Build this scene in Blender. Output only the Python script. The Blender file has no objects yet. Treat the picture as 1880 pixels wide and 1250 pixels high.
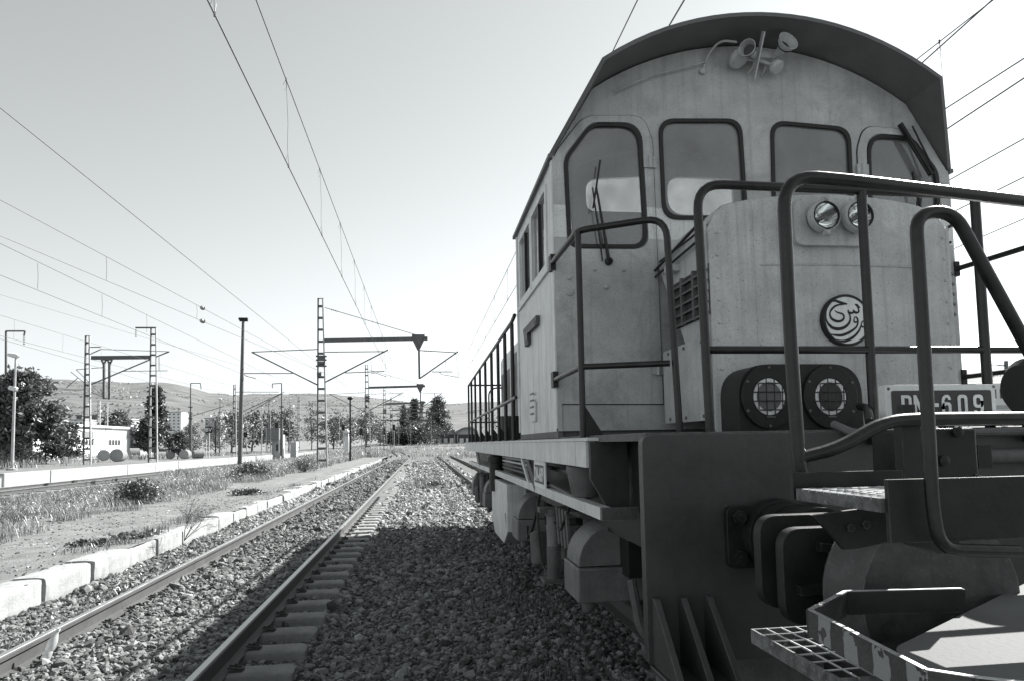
import bpy, math, random
import numpy as np
from mathutils import Vector, Matrix
from mathutils.geometry import tessellate_polygon
R = math.radians
random.seed(7); rng = np.random.default_rng(11)
scene = bpy.context.scene
col = scene.collection

# ---------------------------------------------------------------- camera, sky, sun, exposure
W0, CX, CY, F = 1880.0, 940.0, 721.0, 1250.0     # photograph width, principal point, focal length (all in its pixels)
EYE = Vector((0, 0, 1.5))
_Y = Vector(((777 - CX) / F, -(815 - CY) / F, -1)).normalized()
_H = Vector((1, .018, 0)).normalized()
_Z = _H.cross(_Y).normalized()
if _Z.y < 0: _Z = -_Z
_X = _Y.cross(_Z).normalized()
ROT = Matrix((_X, _Y, _Z))                        # camera axes to world axes
cam = bpy.data.cameras.new('camera'); camo = bpy.data.objects.new('camera', cam); col.objects.link(camo)
cam.sensor_fit = 'HORIZONTAL'; cam.sensor_width = 36; cam.lens = 36 * F / W0
cam.shift_y = (CY - 625) / W0; cam.clip_start = .05; cam.clip_end = 9000
camo.matrix_world = Matrix.Translation(EYE) @ ROT.to_4x4()
scene.camera = camo
SUN_AZ, SUN_EL = 52.0, 36.6                       # azimuth from the track direction (+Y) towards +X
world = bpy.data.worlds.new('World'); scene.world = world; world.use_nodes = True
nt = world.node_tree; nt.nodes.clear()
sky = nt.nodes.new('ShaderNodeTexSky'); sky.sky_type = 'NISHITA'; sky.sun_disc = False
sky.sun_elevation = R(SUN_EL); sky.sun_rotation = R(SUN_AZ); sky.air_density = 1.0; sky.dust_density = .35; sky.ozone_density = 1.0
bw = nt.nodes.new('ShaderNodeVectorMath'); bw.operation = 'DOT_PRODUCT'; bw.inputs[1].default_value = (.06, .27, .67)   # response of the black and white film
tint = nt.nodes.new('ShaderNodeMix'); tint.data_type = 'RGBA'; tint.blend_type = 'MULTIPLY'
tint.inputs[0].default_value = 1; tint.inputs[7].default_value = (.95, 1, 1.01, 1)
bg = nt.nodes.new('ShaderNodeBackground'); bg.inputs[1].default_value = .0605
wo = nt.nodes.new('ShaderNodeOutputWorld')
nt.links.new(sky.outputs[0], bw.inputs[0]); nt.links.new(bw.outputs['Value'], tint.inputs[6])
nt.links.new(tint.outputs[2], bg.inputs[0]); nt.links.new(bg.outputs[0], wo.inputs[0])
sl = bpy.data.lights.new('sun', 'SUN'); sl.energy = 5.0; sl.angle = R(.53); sl.color = (1, .985, .96)
slo = bpy.data.objects.new('sun', sl); col.objects.link(slo)
sdir = Vector((math.sin(R(SUN_AZ)) * math.cos(R(SUN_EL)), math.cos(R(SUN_AZ)) * math.cos(R(SUN_EL)), math.sin(R(SUN_EL))))
slo.rotation_euler = (-sdir).to_track_quat('-Z', 'Y').to_euler(); slo.location = sdir * 60
scene.view_settings.view_transform = 'Standard'; scene.view_settings.look = 'None'
scene.view_settings.exposure = 1.55; scene.view_settings.gamma = 1
scene.cycles.max_bounces = 6; scene.cycles.transparent_max_bounces = 12

# ---------------------------------------------------------------- helpers
def ray(px, py): return ROT @ Vector(((px - CX) / F, -(py - CY) / F, -1))
def P(px, py, y): r = ray(px, py); return EYE + r * (y / r.y)             # point of the photograph at depth y
def PX(px, py, x): r = ray(px, py); return EYE + r * (x / r.x)            # ... on the plane x
def PZ(px, py, z): r = ray(px, py); return EYE + r * ((z - EYE.z) / r.z)  # ... at height z

MATS = {}
def g3(v, a=1.0): return (v * .97, v, v * 1.005, a)
def mat(name, v, rough=.6, metal=0, var=.25, scale=3.0, speck=0.0, streak=0.0, bump=0.0, bscale=None, speck_v=None, band=None, coat=0, dust=0.0, dustv=.3, spec=.5, sscale=55, edge=0, edge_r=.008, stain=0):
    """procedural grey material: base value with noise variation, dark specks, vertical streaks, an optional painted band and dust on upward faces"""
    m = bpy.data.materials.new(name); m.use_nodes = True; t = m.node_tree; n = t.nodes; L = t.links.new
    b = n['Principled BSDF']; b.inputs['Roughness'].default_value = rough; b.inputs['Metallic'].default_value = metal; b.inputs['Specular IOR Level'].default_value = spec
    tc = n.new('ShaderNodeTexCoord')
    no = n.new('ShaderNodeTexNoise'); no.inputs['Scale'].default_value = scale; no.inputs['Detail'].default_value = 8; no.inputs['Roughness'].default_value = .65
    L(tc.outputs['Object'], no.inputs['Vector'])
    rp = n.new('ShaderNodeValToRGB'); rp.color_ramp.elements[0].position = .3; rp.color_ramp.elements[1].position = .7
    rp.color_ramp.elements[0].color = g3(v * (1 - var)); rp.color_ramp.elements[1].color = g3(v * (1 + var))
    L(no.outputs[0], rp.inputs[0]); out = rp.outputs[0]
    def mix(fac, c, blend='MIX'):
        nonlocal out
        x = n.new('ShaderNodeMix'); x.data_type = 'RGBA'; x.blend_type = blend
        if hasattr(fac, 'links'): L(fac, x.inputs[0])
        else: x.inputs[0].default_value = fac
        L(out, x.inputs[6]); x.inputs[7].default_value = c; out = x.outputs[2]
    def ramp(src, a, bb):
        r = n.new('ShaderNodeMapRange'); r.inputs[1].default_value = a; r.inputs[2].default_value = bb; L(src, r.inputs[0]); return r.outputs[0]
    def mul(a, k):
        r = n.new('ShaderNodeMath'); r.operation = 'MULTIPLY'; L(a, r.inputs[0]); r.inputs[1].default_value = k; return r.outputs[0]
    if band:
        sp = n.new('ShaderNodeSeparateXYZ'); L(tc.outputs['Object'], sp.inputs[0])
        a = n.new('ShaderNodeMath'); a.operation = 'GREATER_THAN'; L(sp.outputs[2], a.inputs[0]); a.inputs[1].default_value = band[0]
        c = n.new('ShaderNodeMath'); c.operation = 'LESS_THAN'; L(sp.outputs[2], c.inputs[0]); c.inputs[1].default_value = band[1]
        d = n.new('ShaderNodeMath'); d.operation = 'MULTIPLY'; L(a.outputs[0], d.inputs[0]); L(c.outputs[0], d.inputs[1])
        mix(d.outputs[0], g3(band[2]))
    if speck:
        s = n.new('ShaderNodeTexNoise'); s.inputs['Scale'].default_value = sscale; s.inputs['Detail'].default_value = 3; s.inputs['Roughness'].default_value = .7
        L(tc.outputs['Object'], s.inputs['Vector']); mix(mul(ramp(s.outputs[0], .60, .68), speck), g3(speck_v if speck_v is not None else v * .35))
    if streak:
        mp = n.new('ShaderNodeMapping'); mp.inputs['Scale'].default_value = (26, 26, .6); L(tc.outputs['Object'], mp.inputs[0])
        s = n.new('ShaderNodeTexNoise'); s.inputs['Scale'].default_value = 1; s.inputs['Detail'].default_value = 6; L(mp.outputs[0], s.inputs['Vector'])
        mix(mul(ramp(s.outputs[0], .54, .68), streak), g3(v * .4))
    if stain:                                                  # broad irregular grime
        s = n.new('ShaderNodeTexNoise'); s.inputs['Scale'].default_value = 2.4; s.inputs['Detail'].default_value = 12; s.inputs['Roughness'].default_value = .78; s.inputs['Distortion'].default_value = .6
        L(tc.outputs['Object'], s.inputs['Vector']); mix(mul(ramp(s.outputs[0], .50, .66), stain * .85), g3(v * .38))
        s = n.new('ShaderNodeTexNoise'); s.inputs['Scale'].default_value = 130; s.inputs['Detail'].default_value = 2; L(tc.outputs['Object'], s.inputs['Vector']); mix(mul(ramp(s.outputs[0], .52, .64), stain * .6), g3(v * .5))
    if edge:                                                   # worn edges, with the sun glint along them painted in as a lighter tone
        be = n.new('ShaderNodeBevel'); be.samples = 4; be.inputs[0].default_value = edge_r; ge = n.new('ShaderNodeNewGeometry'); dt = n.new('ShaderNodeVectorMath'); dt.operation = 'DOT_PRODUCT'
        L(be.outputs[0], dt.inputs[0]); L(ge.outputs['Normal'], dt.inputs[1]); wn = n.new('ShaderNodeTexNoise'); wn.inputs['Scale'].default_value = 25; wn.inputs['Detail'].default_value = 5; L(tc.outputs['Object'], wn.inputs['Vector'])
        a = n.new('ShaderNodeMath'); a.operation = 'MULTIPLY'; L(ramp(dt.outputs['Value'], .97, .85), a.inputs[0]); L(ramp(wn.outputs[0], .38, .58), a.inputs[1]); mix(mul(a.outputs[0], .85), g3(edge))
    if dust:
        ge = n.new('ShaderNodeNewGeometry'); sp = n.new('ShaderNodeSeparateXYZ'); L(ge.outputs['Normal'], sp.inputs[0])
        mix(mul(ramp(sp.outputs[2], .4, .95), dust), g3(dustv))
    L(out, b.inputs['Base Color'])
    rr = n.new('ShaderNodeMapRange'); rr.inputs[3].default_value = max(.05, rough - .12); rr.inputs[4].default_value = min(1, rough + .15)
    L(no.outputs[0], rr.inputs[0]); L(rr.outputs[0], b.inputs['Roughness'])
    if coat: b.inputs['Coat Weight'].default_value = coat; b.inputs['Coat Roughness'].default_value = .25
    if bump:
        bn = n.new('ShaderNodeTexNoise'); bn.inputs['Scale'].default_value = bscale or scale * 8; bn.inputs['Detail'].default_value = 6
        L(tc.outputs['Object'], bn.inputs['Vector'])
        bu = n.new('ShaderNodeBump'); bu.inputs['Strength'].default_value = bump; bu.inputs['Distance'].default_value = .02
        L(bn.outputs[0], bu.inputs['Height']); L(bu.outputs[0], b.inputs['Normal'])
    MATS[name] = m; return m
def leafmat(name, v, var=.5, trans=.4, scale=1.5, gloss=.06):
    m = bpy.data.materials.new(name); m.use_nodes = True; t = m.node_tree; n = t.nodes; L = t.links.new; n.clear()
    o = n.new('ShaderNodeOutputMaterial'); d = n.new('ShaderNodeBsdfDiffuse'); tr = n.new('ShaderNodeBsdfTranslucent'); mx = n.new('ShaderNodeMixShader'); mx.inputs[0].default_value = trans
    tc = n.new('ShaderNodeTexCoord'); no = n.new('ShaderNodeTexNoise'); no.inputs['Scale'].default_value = scale; no.inputs['Detail'].default_value = 4; L(tc.outputs['Object'], no.inputs['Vector'])
    ge = n.new('ShaderNodeNewGeometry'); ad = n.new('ShaderNodeMath'); ad.operation = 'MULTIPLY_ADD'; ad.inputs[1].default_value = .5; L(ge.outputs['Random Per Island'], ad.inputs[0]); L(no.outputs[0], ad.inputs[2])
    rp = n.new('ShaderNodeValToRGB'); rp.color_ramp.elements[0].position = .45; rp.color_ramp.elements[1].position = 1
    rp.color_ramp.elements[0].color = g3(v * (1 - var)); rp.color_ramp.elements[1].color = g3(v * (1 + var)); L(ad.outputs[0], rp.inputs[0])
    L(rp.outputs[0], d.inputs[0]); L(rp.outputs[0], tr.inputs[0]); L(d.outputs[0], mx.inputs[1]); L(tr.outputs[0], mx.inputs[2])
    gl = n.new('ShaderNodeBsdfGlossy'); gl.inputs['Roughness'].default_value = .42; gl.inputs[0].default_value = g3(.9); mg = n.new('ShaderNodeMixShader'); mg.inputs[0].default_value = gloss; L(mx.outputs[0], mg.inputs[1]); L(gl.outputs[0], mg.inputs[2]); L(mg.outputs[0], o.inputs[0])
    MATS[name] = m; return m

def fillet(pts, r, n=6):
    """round the corners of a polyline (open) with radius r"""
    pts = [Vector(p) for p in pts]; out = [pts[0]]
    for i in range(1, len(pts) - 1):
        a, b, c = pts[i - 1], pts[i], pts[i + 1]; u = (a - b); v = (c - b)
        rr = r[i - 1] if isinstance(r, (list, tuple)) else r
        d = min(rr, u.length * .49, v.length * .49); u = u.normalized() * d; v = v.normalized() * d
        for k in range(n + 1):
            t = k / n; out.append((b + u) * (1 - t) ** 2 + b * 2 * t * (1 - t) + (b + v) * t * t)
    out.append(pts[-1]); return out
def rpoly(pts, r, n=6):
    """round the corners of a closed 2-D polygon"""
    N = len(pts); out = []
    for i in range(N):
        a, b, c = Vector(pts[i - 1]), Vector(pts[i]), Vector(pts[(i + 1) % N]); u = a - b; v = c - b
        rr = r[i] if isinstance(r, (list, tuple)) else r
        d = min(rr, u.length * .49, v.length * .49)
        if d < 1e-4: out.append(tuple(b)); continue
        u = u.normalized() * d; v = v.normalized() * d
        for k in range(n + 1):
            t = k / n; out.append(tuple((b + u) * (1 - t) ** 2 + b * 2 * t * (1 - t) + (b + v) * t * t))
    return out
def inset(poly, d):
    xs = [p[0] for p in poly]; ys = [p[1] for p in poly]; cx, cy = (min(xs) + max(xs)) / 2, (min(ys) + max(ys)) / 2
    sx = 1 - 2 * d / (max(xs) - min(xs)); sy = 1 - 2 * d / (max(ys) - min(ys))
    return [(cx + (p[0] - cx) * sx, cy + (p[1] - cy) * sy) for p in poly]
def circ(cx, cy, r, n=32, ry=None): return [(cx + r * math.cos(2 * math.pi * k / n), cy + (ry or r) * math.sin(2 * math.pi * k / n)) for k in range(n)]
FXZ = lambda u, v, w: (u, w, v)       # plate facing -Y
FYZ = lambda u, v, w: (w, u, v)       # plate facing X
FXY = lambda u, v, w: (u, v, w)       # lying plate

class MB:
    def __init__(s): s.v = []; s.f = []
    def add(s, vs, fs):
        o = len(s.v); s.v += [tuple(p) for p in vs]; s.f += [tuple(i + o for i in f) for f in fs]; return s
    def box(s, x0, x1, y0, y1, z0, z1):
        return s.add([(x, y, z) for x in (x0, x1) for y in (y0, y1) for z in (z0, z1)], [(0, 1, 3, 2), (4, 6, 7, 5), (0, 4, 5, 1), (2, 3, 7, 6), (0, 2, 6, 4), (1, 5, 7, 3)])
    def bar(s, p, q, w, h, up=(0, 0, 1)):
        p, q = Vector(p), Vector(q); d = (q - p).normalized(); u = Vector(up)
        if abs(d.dot(u)) > .98: u = Vector((0, 1, 0))
        a = d.cross(u).normalized() * w / 2; b = a.cross(d).normalized() * h / 2
        vs = [c + i * a + j * b for c in (p, q) for i, j in ((-1, -1), (1, -1), (1, 1), (-1, 1))]
        return s.add(vs, [(3, 2, 1, 0), (4, 5, 6, 7)] + [(i, (i + 1) % 4, 4 + (i + 1) % 4, 4 + i) for i in range(4)])
    def tube(s, pts, r, n=10, caps=True):
        pts = [Vector(p) for p in pts]; N = len(pts); rs = r if isinstance(r, (list, tuple)) else [r] * N
        d0 = (pts[1] - pts[0]).normalized(); u = d0.orthogonal().normalized(); vs = []
        for i, p in enumerate(pts):
            d = (pts[min(i + 1, N - 1)] - pts[max(i - 1, 0)]).normalized()
            u = (u - d * u.dot(d)).normalized(); w = d.cross(u)
            vs += [p + (u * math.cos(2 * math.pi * k / n) + w * math.sin(2 * math.pi * k / n)) * rs[i] for k in range(n)]
        fs = [(i * n + k, i * n + (k + 1) % n, (i + 1) * n + (k + 1) % n, (i + 1) * n + k) for i in range(N - 1) for k in range(n)]
        if caps: fs += [tuple(range(n - 1, -1, -1)), tuple((N - 1) * n + k for k in range(n))]
        return s.add(vs, fs)
    def cyl(s, p, q, r, r2=None, n=16): return s.tube([p, q], [r, r if r2 is None else r2], n)
    def lathe(s, c, axis, prof, n=28):
        """prof: list of (distance along axis, radius)"""
        c = Vector(c); d = Vector(axis).normalized(); u = d.orthogonal().normalized(); w = d.cross(u); vs = []; fs = []
        for a, r in prof: vs += [c + d * a + (u * math.cos(2 * math.pi * k / n) + w * math.sin(2 * math.pi * k / n)) * max(r, 1e-4) for k in range(n)]
        for i in range(len(prof) - 1): fs += [(i * n + k, i * n + (k + 1) % n, (i + 1) * n + (k + 1) % n, (i + 1) * n + k) for k in range(n)]
        return s.add(vs, fs)
    def plate(s, outer, holes, fn, w0, w1):
        loops = [outer] + list(holes); flat = [p for l in loops for p in l]
        tri = tessellate_polygon([[Vector((p[0], p[1], 0)) for p in l] for l in loops]); n = len(flat)
        vs = [fn(p[0], p[1], w0) for p in flat] + [fn(p[0], p[1], w1) for p in flat]
        fs = [tuple(t) for t in tri] + [tuple(i + n for i in reversed(t)) for t in tri]; o = 0
        for l in loops:
            m = len(l); fs += [(o + i, o + (i + 1) % m, n + o + (i + 1) % m, n + o + i) for i in range(m)]; o += m
        return s.add(vs, fs)
    def sweep(s, prof, path, caps=True):
        """sweep a closed (lateral, z) profile along a horizontal path"""
        path = [Vector(p) for p in path]; N = len(path); m = len(prof); vs = []
        for i, p in enumerate(path):
            d = (path[min(i + 1, N - 1)] - path[max(i - 1, 0)]); d.z = 0; d.normalize(); lat = Vector((d.y, -d.x, 0))
            vs += [p + lat * a + Vector((0, 0, z)) for a, z in prof]
        fs = [(i * m + k, i * m + (k + 1) % m, (i + 1) * m + (k + 1) % m, (i + 1) * m + k) for i in range(N - 1) for k in range(m)]
        if caps: fs += [tuple(range(m)), tuple((N - 1) * m + k for k in reversed(range(m)))]
        return s.add(vs, fs)
    def build(s, name, m, parent=None, smooth=True, bevel=0, ang=35):
        o = Vector(parent_loc(parent)) if parent else Vector((0, 0, 0))
        me = bpy.data.meshes.new(name); me.from_pydata([(p[0] - o.x, p[1] - o.y, p[2] - o.z) for p in s.v], [], s.f)
        import bmesh
        b = bmesh.new(); b.from_mesh(me); bmesh.ops.recalc_face_normals(b, faces=b.faces[:]); b.to_mesh(me); b.free()
        if smooth: me.shade_smooth(); me.set_sharp_from_angle(angle=R(ang))
        me.materials.append(MATS[m] if isinstance(m, str) else m)
        ob = bpy.data.objects.new(name, me); col.objects.link(ob)
        if parent: ob.parent = parent
        if bevel:
            md = ob.modifiers.new('bevel', 'BEVEL'); md.width = bevel; md.segments = 2; md.limit_method = 'ANGLE'; md.angle_limit = R(40)
        return ob
def parent_loc(o):
    l = Vector((0, 0, 0))
    while o: l += o.location; o = o.parent
    return l
def tag(o, label=None, cat=None, group=None, kind=None):
    for k, v in (('label', label), ('category', cat), ('group', group), ('kind', kind)):
        if v: o[k] = v
    return o
def thing(name, label, cat, loc, group=None):
    o = bpy.data.objects.new(name, None); o.empty_display_size = .2; o.location = loc; col.objects.link(o); return tag(o, label, cat, group)
def copy_tree(o, loc=None, label=None, parent=None):
    c = o.copy(); col.objects.link(c)
    if parent: c.parent = parent
    if loc is not None: c.location = loc
    if label: c['label'] = label
    for ch in list(o.children): copy_tree(ch, parent=c)
    return c
def rawmesh(name, v, f, m, parent=None, smooth=False):
    """fast mesh from numpy arrays: v (N,3), f (M,k)"""
    v = np.asarray(v, np.float32); f = np.asarray(f, np.int32); k = f.shape[1]
    me = bpy.data.meshes.new(name); me.vertices.add(len(v)); me.vertices.foreach_set('co', v.ravel())
    me.loops.add(f.size); me.loops.foreach_set('vertex_index', f.ravel()); me.polygons.add(len(f))
    me.polygons.foreach_set('loop_start', np.arange(0, f.size, k, dtype=np.int32)); me.update(calc_edges=True)
    me.polygons.foreach_set('use_smooth', np.full(len(f), smooth)); me.materials.append(MATS[m] if isinstance(m, str) else m)
    ob = bpy.data.objects.new(name, me); col.objects.link(ob)
    if parent: ob.parent = parent
    return ob
def textmesh(mb, s, center, h, fn_axes, depth=.004, font_scale_x=1.0, space=1.0):
    """lettering as geometry: fn_axes = (right vector, up vector, out vector)"""
    cu = bpy.data.curves.new('lettering', 'FONT'); cu.body = s; cu.align_x = 'CENTER'; cu.align_y = 'CENTER'; cu.size = 1; cu.extrude = .02; cu.space_character = space; cu.offset = .012
    ob = bpy.data.objects.new('lettering', cu); col.objects.link(ob); dg = bpy.context.evaluated_depsgraph_get(); dg.update()
    me = ob.evaluated_get(dg).to_mesh(); r, u, o = [Vector(a) for a in fn_axes]; c = Vector(center)
    ys = [v.co.y for v in me.vertices]; k = h / (max(ys) - min(ys)); y0 = (max(ys) + min(ys)) / 2
    xs = [v.co.x for v in me.vertices]; x0 = (max(xs) + min(xs)) / 2
    mb.add([c + r * ((v.co.x - x0) * k * font_scale_x) + u * ((v.co.y - y0) * k) + o * (v.co.z / .02 * depth / 2) for v in me.vertices], [tuple(p.vertices) for p in me.polygons])
    ob.evaluated_get(dg).to_mesh_clear(); bpy.data.objects.remove(ob); bpy.data.curves.remove(cu)
def noise2(x, y, s=1.0, seed=0):
    """cheap smooth value noise (numpy)"""
    x = np.asarray(x, float) / s; y = np.asarray(y, float) / s; xi = np.floor(x).astype(int); yi = np.floor(y).astype(int); fx = x - xi; fy = y - yi
    h = lambda a, b: np.modf(np.abs(np.sin(a * 127.1 + b * 311.7 + seed * 74.7) * 43758.5453))[0]
    fx = fx * fx * (3 - 2 * fx); fy = fy * fy * (3 - 2 * fy)
    return (h(xi, yi) * (1 - fx) + h(xi + 1, yi) * fx) * (1 - fy) + (h(xi, yi + 1) * (1 - fx) + h(xi + 1, yi + 1) * fx) * fy

# ---------------------------------------------------------------- materials
mat('loco_paint', .48, .42, var=.24, scale=2.2, speck=.9, streak=.27, stain=.45, sscale=80, bump=.10, bscale=3.2)
mat('cab_paint', .43, .45, var=.26, scale=2.2, speck=.95, streak=.26, stain=.55, sscale=80, bump=.10, bscale=3.2, band=(3.05, 3.30, .68))
mat('side_bounce_paint', .60, .45, stain=.3, var=.2, scale=3, speck=.2, streak=.45, bump=.03, bscale=30)  # lighter than the cab front: ground bounce on the sides put into the colour
mat('sill_paint', .62, .5, stain=.25, var=.15, scale=4, speck=.2, streak=.5, bump=.04)
mat('visor_paint', .11, .5, edge=.2, stain=.4, var=.2, scale=3, speck=.3)
mat('dark_beam', .048, .45, edge=.16, stain=.4, var=.3, scale=3, speck=.4, speck_v=.045, streak=.2, bump=.16, bscale=14)
mat('black_steel', .018, .45, edge=.10, edge_r=.006, var=.4, scale=6, bump=.05, bscale=60, spec=.25)
mat('rail_pipe', .015, .32, var=.6, scale=12, bump=.04, bscale=90, speck=.3, speck_v=.05, spec=.35)
mat('grimy_steel', .10, .65, edge=.25, stain=.5, var=.4, scale=5, speck=.5, streak=.2, bump=.2, bscale=40)
mat('grimy_box', .16, .6, edge=.40, stain=.5, var=.3, scale=4, speck=.6, streak=.25, bump=.12, bscale=30)
mat('worn_casing', .055, .6, var=.5, scale=9, speck=.6, speck_v=.11, streak=.3, bump=.25, bscale=18, edge=.2)
mat('rubber', .012, .6, var=.3, scale=8)
mat('white_paint', .72, .5, var=.12, scale=6, speck=.25, speck_v=.3, streak=.2)
mat('plate_dark', .035, .5, var=.2, scale=8, speck=.3)
mat('chrome', .95, .08, metal=1, var=.1, scale=8)
mat('inside_cab', .16, .8, var=.2, scale=3)
mat('worn_stripe', .10, .7, var=.9, scale=16, speck=.5, speck_v=.3, bump=.2)
mat('tread_plate', .13, .75, spec=.12, var=.2, scale=2, speck=.25, speck_v=.08, bump=.1, bscale=60)
mat('bare_edge', .45, .4, metal=.6, var=.3, scale=10)
mat('rail_side', .055, .65, var=.25, scale=3, speck=.3, bump=.1, bscale=30)
mat('rail_top', .4, .35, metal=.8, var=.2, scale=4)
mat('concrete', .19, .85, var=.3, scale=5, speck=.5, bump=.3, bscale=50)
mat('kerb_concrete', .29, .85, var=.22, scale=4, speck=.45, speck_v=.2, streak=.25, bump=.3, bscale=40)
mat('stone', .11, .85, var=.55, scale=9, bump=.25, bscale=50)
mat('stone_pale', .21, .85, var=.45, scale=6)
mat('ballast_ground', .085, .95, var=.7, scale=14, bump=.8, bscale=22)
mat('dirt', .15, .95, var=.35, scale=2.2, speck=.7, speck_v=.05, bump=.7, bscale=30)
mat('field', .16, .95, var=.5, scale=.35, speck=.3, bump=.5, bscale=6)
mat('hill', .10, .95, var=.6, scale=.016, bump=.6, bscale=.06, speck=.75, sscale=.09, speck_v=.05)
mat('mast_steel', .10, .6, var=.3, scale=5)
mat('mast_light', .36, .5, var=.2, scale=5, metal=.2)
mat('wire', .045, .5, var=.2, scale=5)
mat('porcelain', .22, .3, var=.2, scale=8)
mat('pale_wall', .62, .8, var=.08, scale=2, streak=.15)
mat('grey_wall', .34, .85, var=.15, scale=1)
mat('dark_opening', .03, .5, var=.3, scale=3)
mat('bark', .08, .9, var=.4, scale=8, bump=.5)
mat('roof_dark', .14, .8, var=.3, scale=2)
leafmat('leaf_dark', .05, .7, .3, 1.2); leafmat('leaf_mid', .085, .6, .35, 1.2); leafmat('leaf_pale', .14, .6, .4, 1.0)
leafmat('dry_weed', .19, .8, .45, .8); leafmat('weed_heads', .30, .6, .45, .8); leafmat('green_weed', .12, .6, .4, 1.2)
m = mat('hazard_paint', .05, .65, var=.4, scale=14, bump=.2); t = m.node_tree; n = t.nodes; L = t.links.new   # worn light and dark blocks
tc = n.new('ShaderNodeTexCoord'); sp = n.new('ShaderNodeSeparateXYZ'); L(tc.outputs['Object'], sp.inputs[0]); a = n.new('ShaderNodeMath'); a.operation = 'MULTIPLY'; L(sp.outputs[1], a.inputs[0]); a.inputs[1].default_value = 8.5
no = n.new('ShaderNodeTexNoise'); no.inputs['Scale'].default_value = 22; no.inputs['Detail'].default_value = 6; L(tc.outputs['Object'], no.inputs['Vector']); b_ = n.new('ShaderNodeMath'); b_.operation = 'MULTIPLY_ADD'; L(no.outputs[0], b_.inputs[0]); b_.inputs[1].default_value = .25; L(a.outputs[0], b_.inputs[2])
c = n.new('ShaderNodeMath'); c.operation = 'FRACT'; L(b_.outputs[0], c.inputs[0]); d = n.new('ShaderNodeMath'); d.operation = 'GREATER_THAN'; L(c.outputs[0], d.inputs[0]); d.inputs[1].default_value = .5
w_ = n.new('ShaderNodeMath'); w_.operation = 'GREATER_THAN'; L(no.outputs[0], w_.inputs[0]); w_.inputs[1].default_value = .44; e_ = n.new('ShaderNodeMath'); e_.operation = 'MULTIPLY'; L(d.outputs[0], e_.inputs[0]); L(w_.outputs[0], e_.inputs[1])
bc = n['Principled BSDF'].inputs['Base Color']; src = bc.links[0].from_socket; x = n.new('ShaderNodeMix'); x.data_type = 'RGBA'; L(e_.outputs[0], x.inputs[0]); L(src, x.inputs[6]); x.inputs[7].default_value = g3(.24); L(x.outputs[2], bc)
def glassmat(name, film, refl=1.5, filmv=.35):
    m = bpy.data.materials.new(name); m.use_nodes = True; t = m.node_tree; n = t.nodes; L = t.links.new; n.clear()
    o = n.new('ShaderNodeOutputMaterial'); tr = n.new('ShaderNodeBsdfTransparent'); gl = n.new('ShaderNodeBsdfGlossy'); gl.inputs['Roughness'].default_value = .03
    di = n.new('ShaderNodeBsdfDiffuse'); di.inputs[0].default_value = g3(filmv); lw = n.new('ShaderNodeLayerWeight'); lw.inputs[0].default_value = .5; pw = n.new('ShaderNodeMath'); pw.operation = 'POWER'; pw.inputs[1].default_value = 5; L(lw.outputs['Facing'], pw.inputs[0])
    fr = n.new('ShaderNodeMath'); fr.operation = 'MULTIPLY_ADD'; L(pw.outputs[0], fr.inputs[0]); fr.inputs[1].default_value = .9; fr.inputs[2].default_value = ((refl - 1) / (refl + 1)) ** 2 * 1.6
    no = n.new('ShaderNodeTexNoise'); no.inputs['Scale'].default_value = 3; no.inputs['Detail'].default_value = 7; tc = n.new('ShaderNodeTexCoord'); L(tc.outputs['Object'], no.inputs['Vector'])
    mr = n.new('ShaderNodeMapRange'); mr.inputs[1].default_value = .3; mr.inputs[2].default_value = .75; mr.inputs[3].default_value = film * .5; mr.inputs[4].default_value = film * 1.6; L(no.outputs[0], mr.inputs[0])
    a = n.new('ShaderNodeMixShader'); b = n.new('ShaderNodeMixShader'); L(mr.outputs[0], a.inputs[0]); L(tr.outputs[0], a.inputs[1]); L(di.outputs[0], a.inputs[2])
    L(fr.outputs[0], b.inputs[0]); L(a.outputs[0], b.inputs[1]); L(gl.outputs[0], b.inputs[2]); L(b.outputs[0], o.inputs[0]); MATS[name] = m
glassmat('cab_glass', .27, 1.6); glassmat('lamp_glass', .04, 1.5); glassmat('bottle_plastic', .5, 1.5, .7)

# ================================================================ setting
XT, XL = -2.31, 2.67                              # centre lines of the open track and of the locomotive's track
GA = .795                                         # half the distance between rail centres
def curve_x(y): return -((max(y, 78) - 78) ** 2) / 900.0
def gz(x, y):
    """height of the open ground"""
    x = np.asarray(x, float); y = np.asarray(y, float)
    rise = np.clip(y - 110, 0, 400) * .0145
    return -.34 + rise + np.where(y > 12, .06 * (noise2(x, y, 6, 3) - .5), 0)
xs = np.unique(np.concatenate([np.linspace(-4500, -80, 24), np.linspace(-80, 80, 81), np.linspace(80, 4500, 24)]))
ys = np.unique(np.concatenate([np.linspace(-60, 140, 101), np.linspace(140, 500, 40), np.linspace(500, 4500, 24)]))
gx, gy = np.meshgrid(xs, ys); gv = np.stack([gx, gy, gz(gx, gy)], -1).reshape(-1, 3)
def gridfaces(nx, ny):
    i = np.arange((ny - 1) * (nx - 1)); r, c = i // (nx - 1), i % (nx - 1); a = r * nx + c
    return np.stack([a, a + 1, a + nx + 1, a + nx], 1)
tag(rawmesh('ground', gv, gridfaces(len(xs), len(ys)), 'field', smooth=True), kind='structure')

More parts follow.
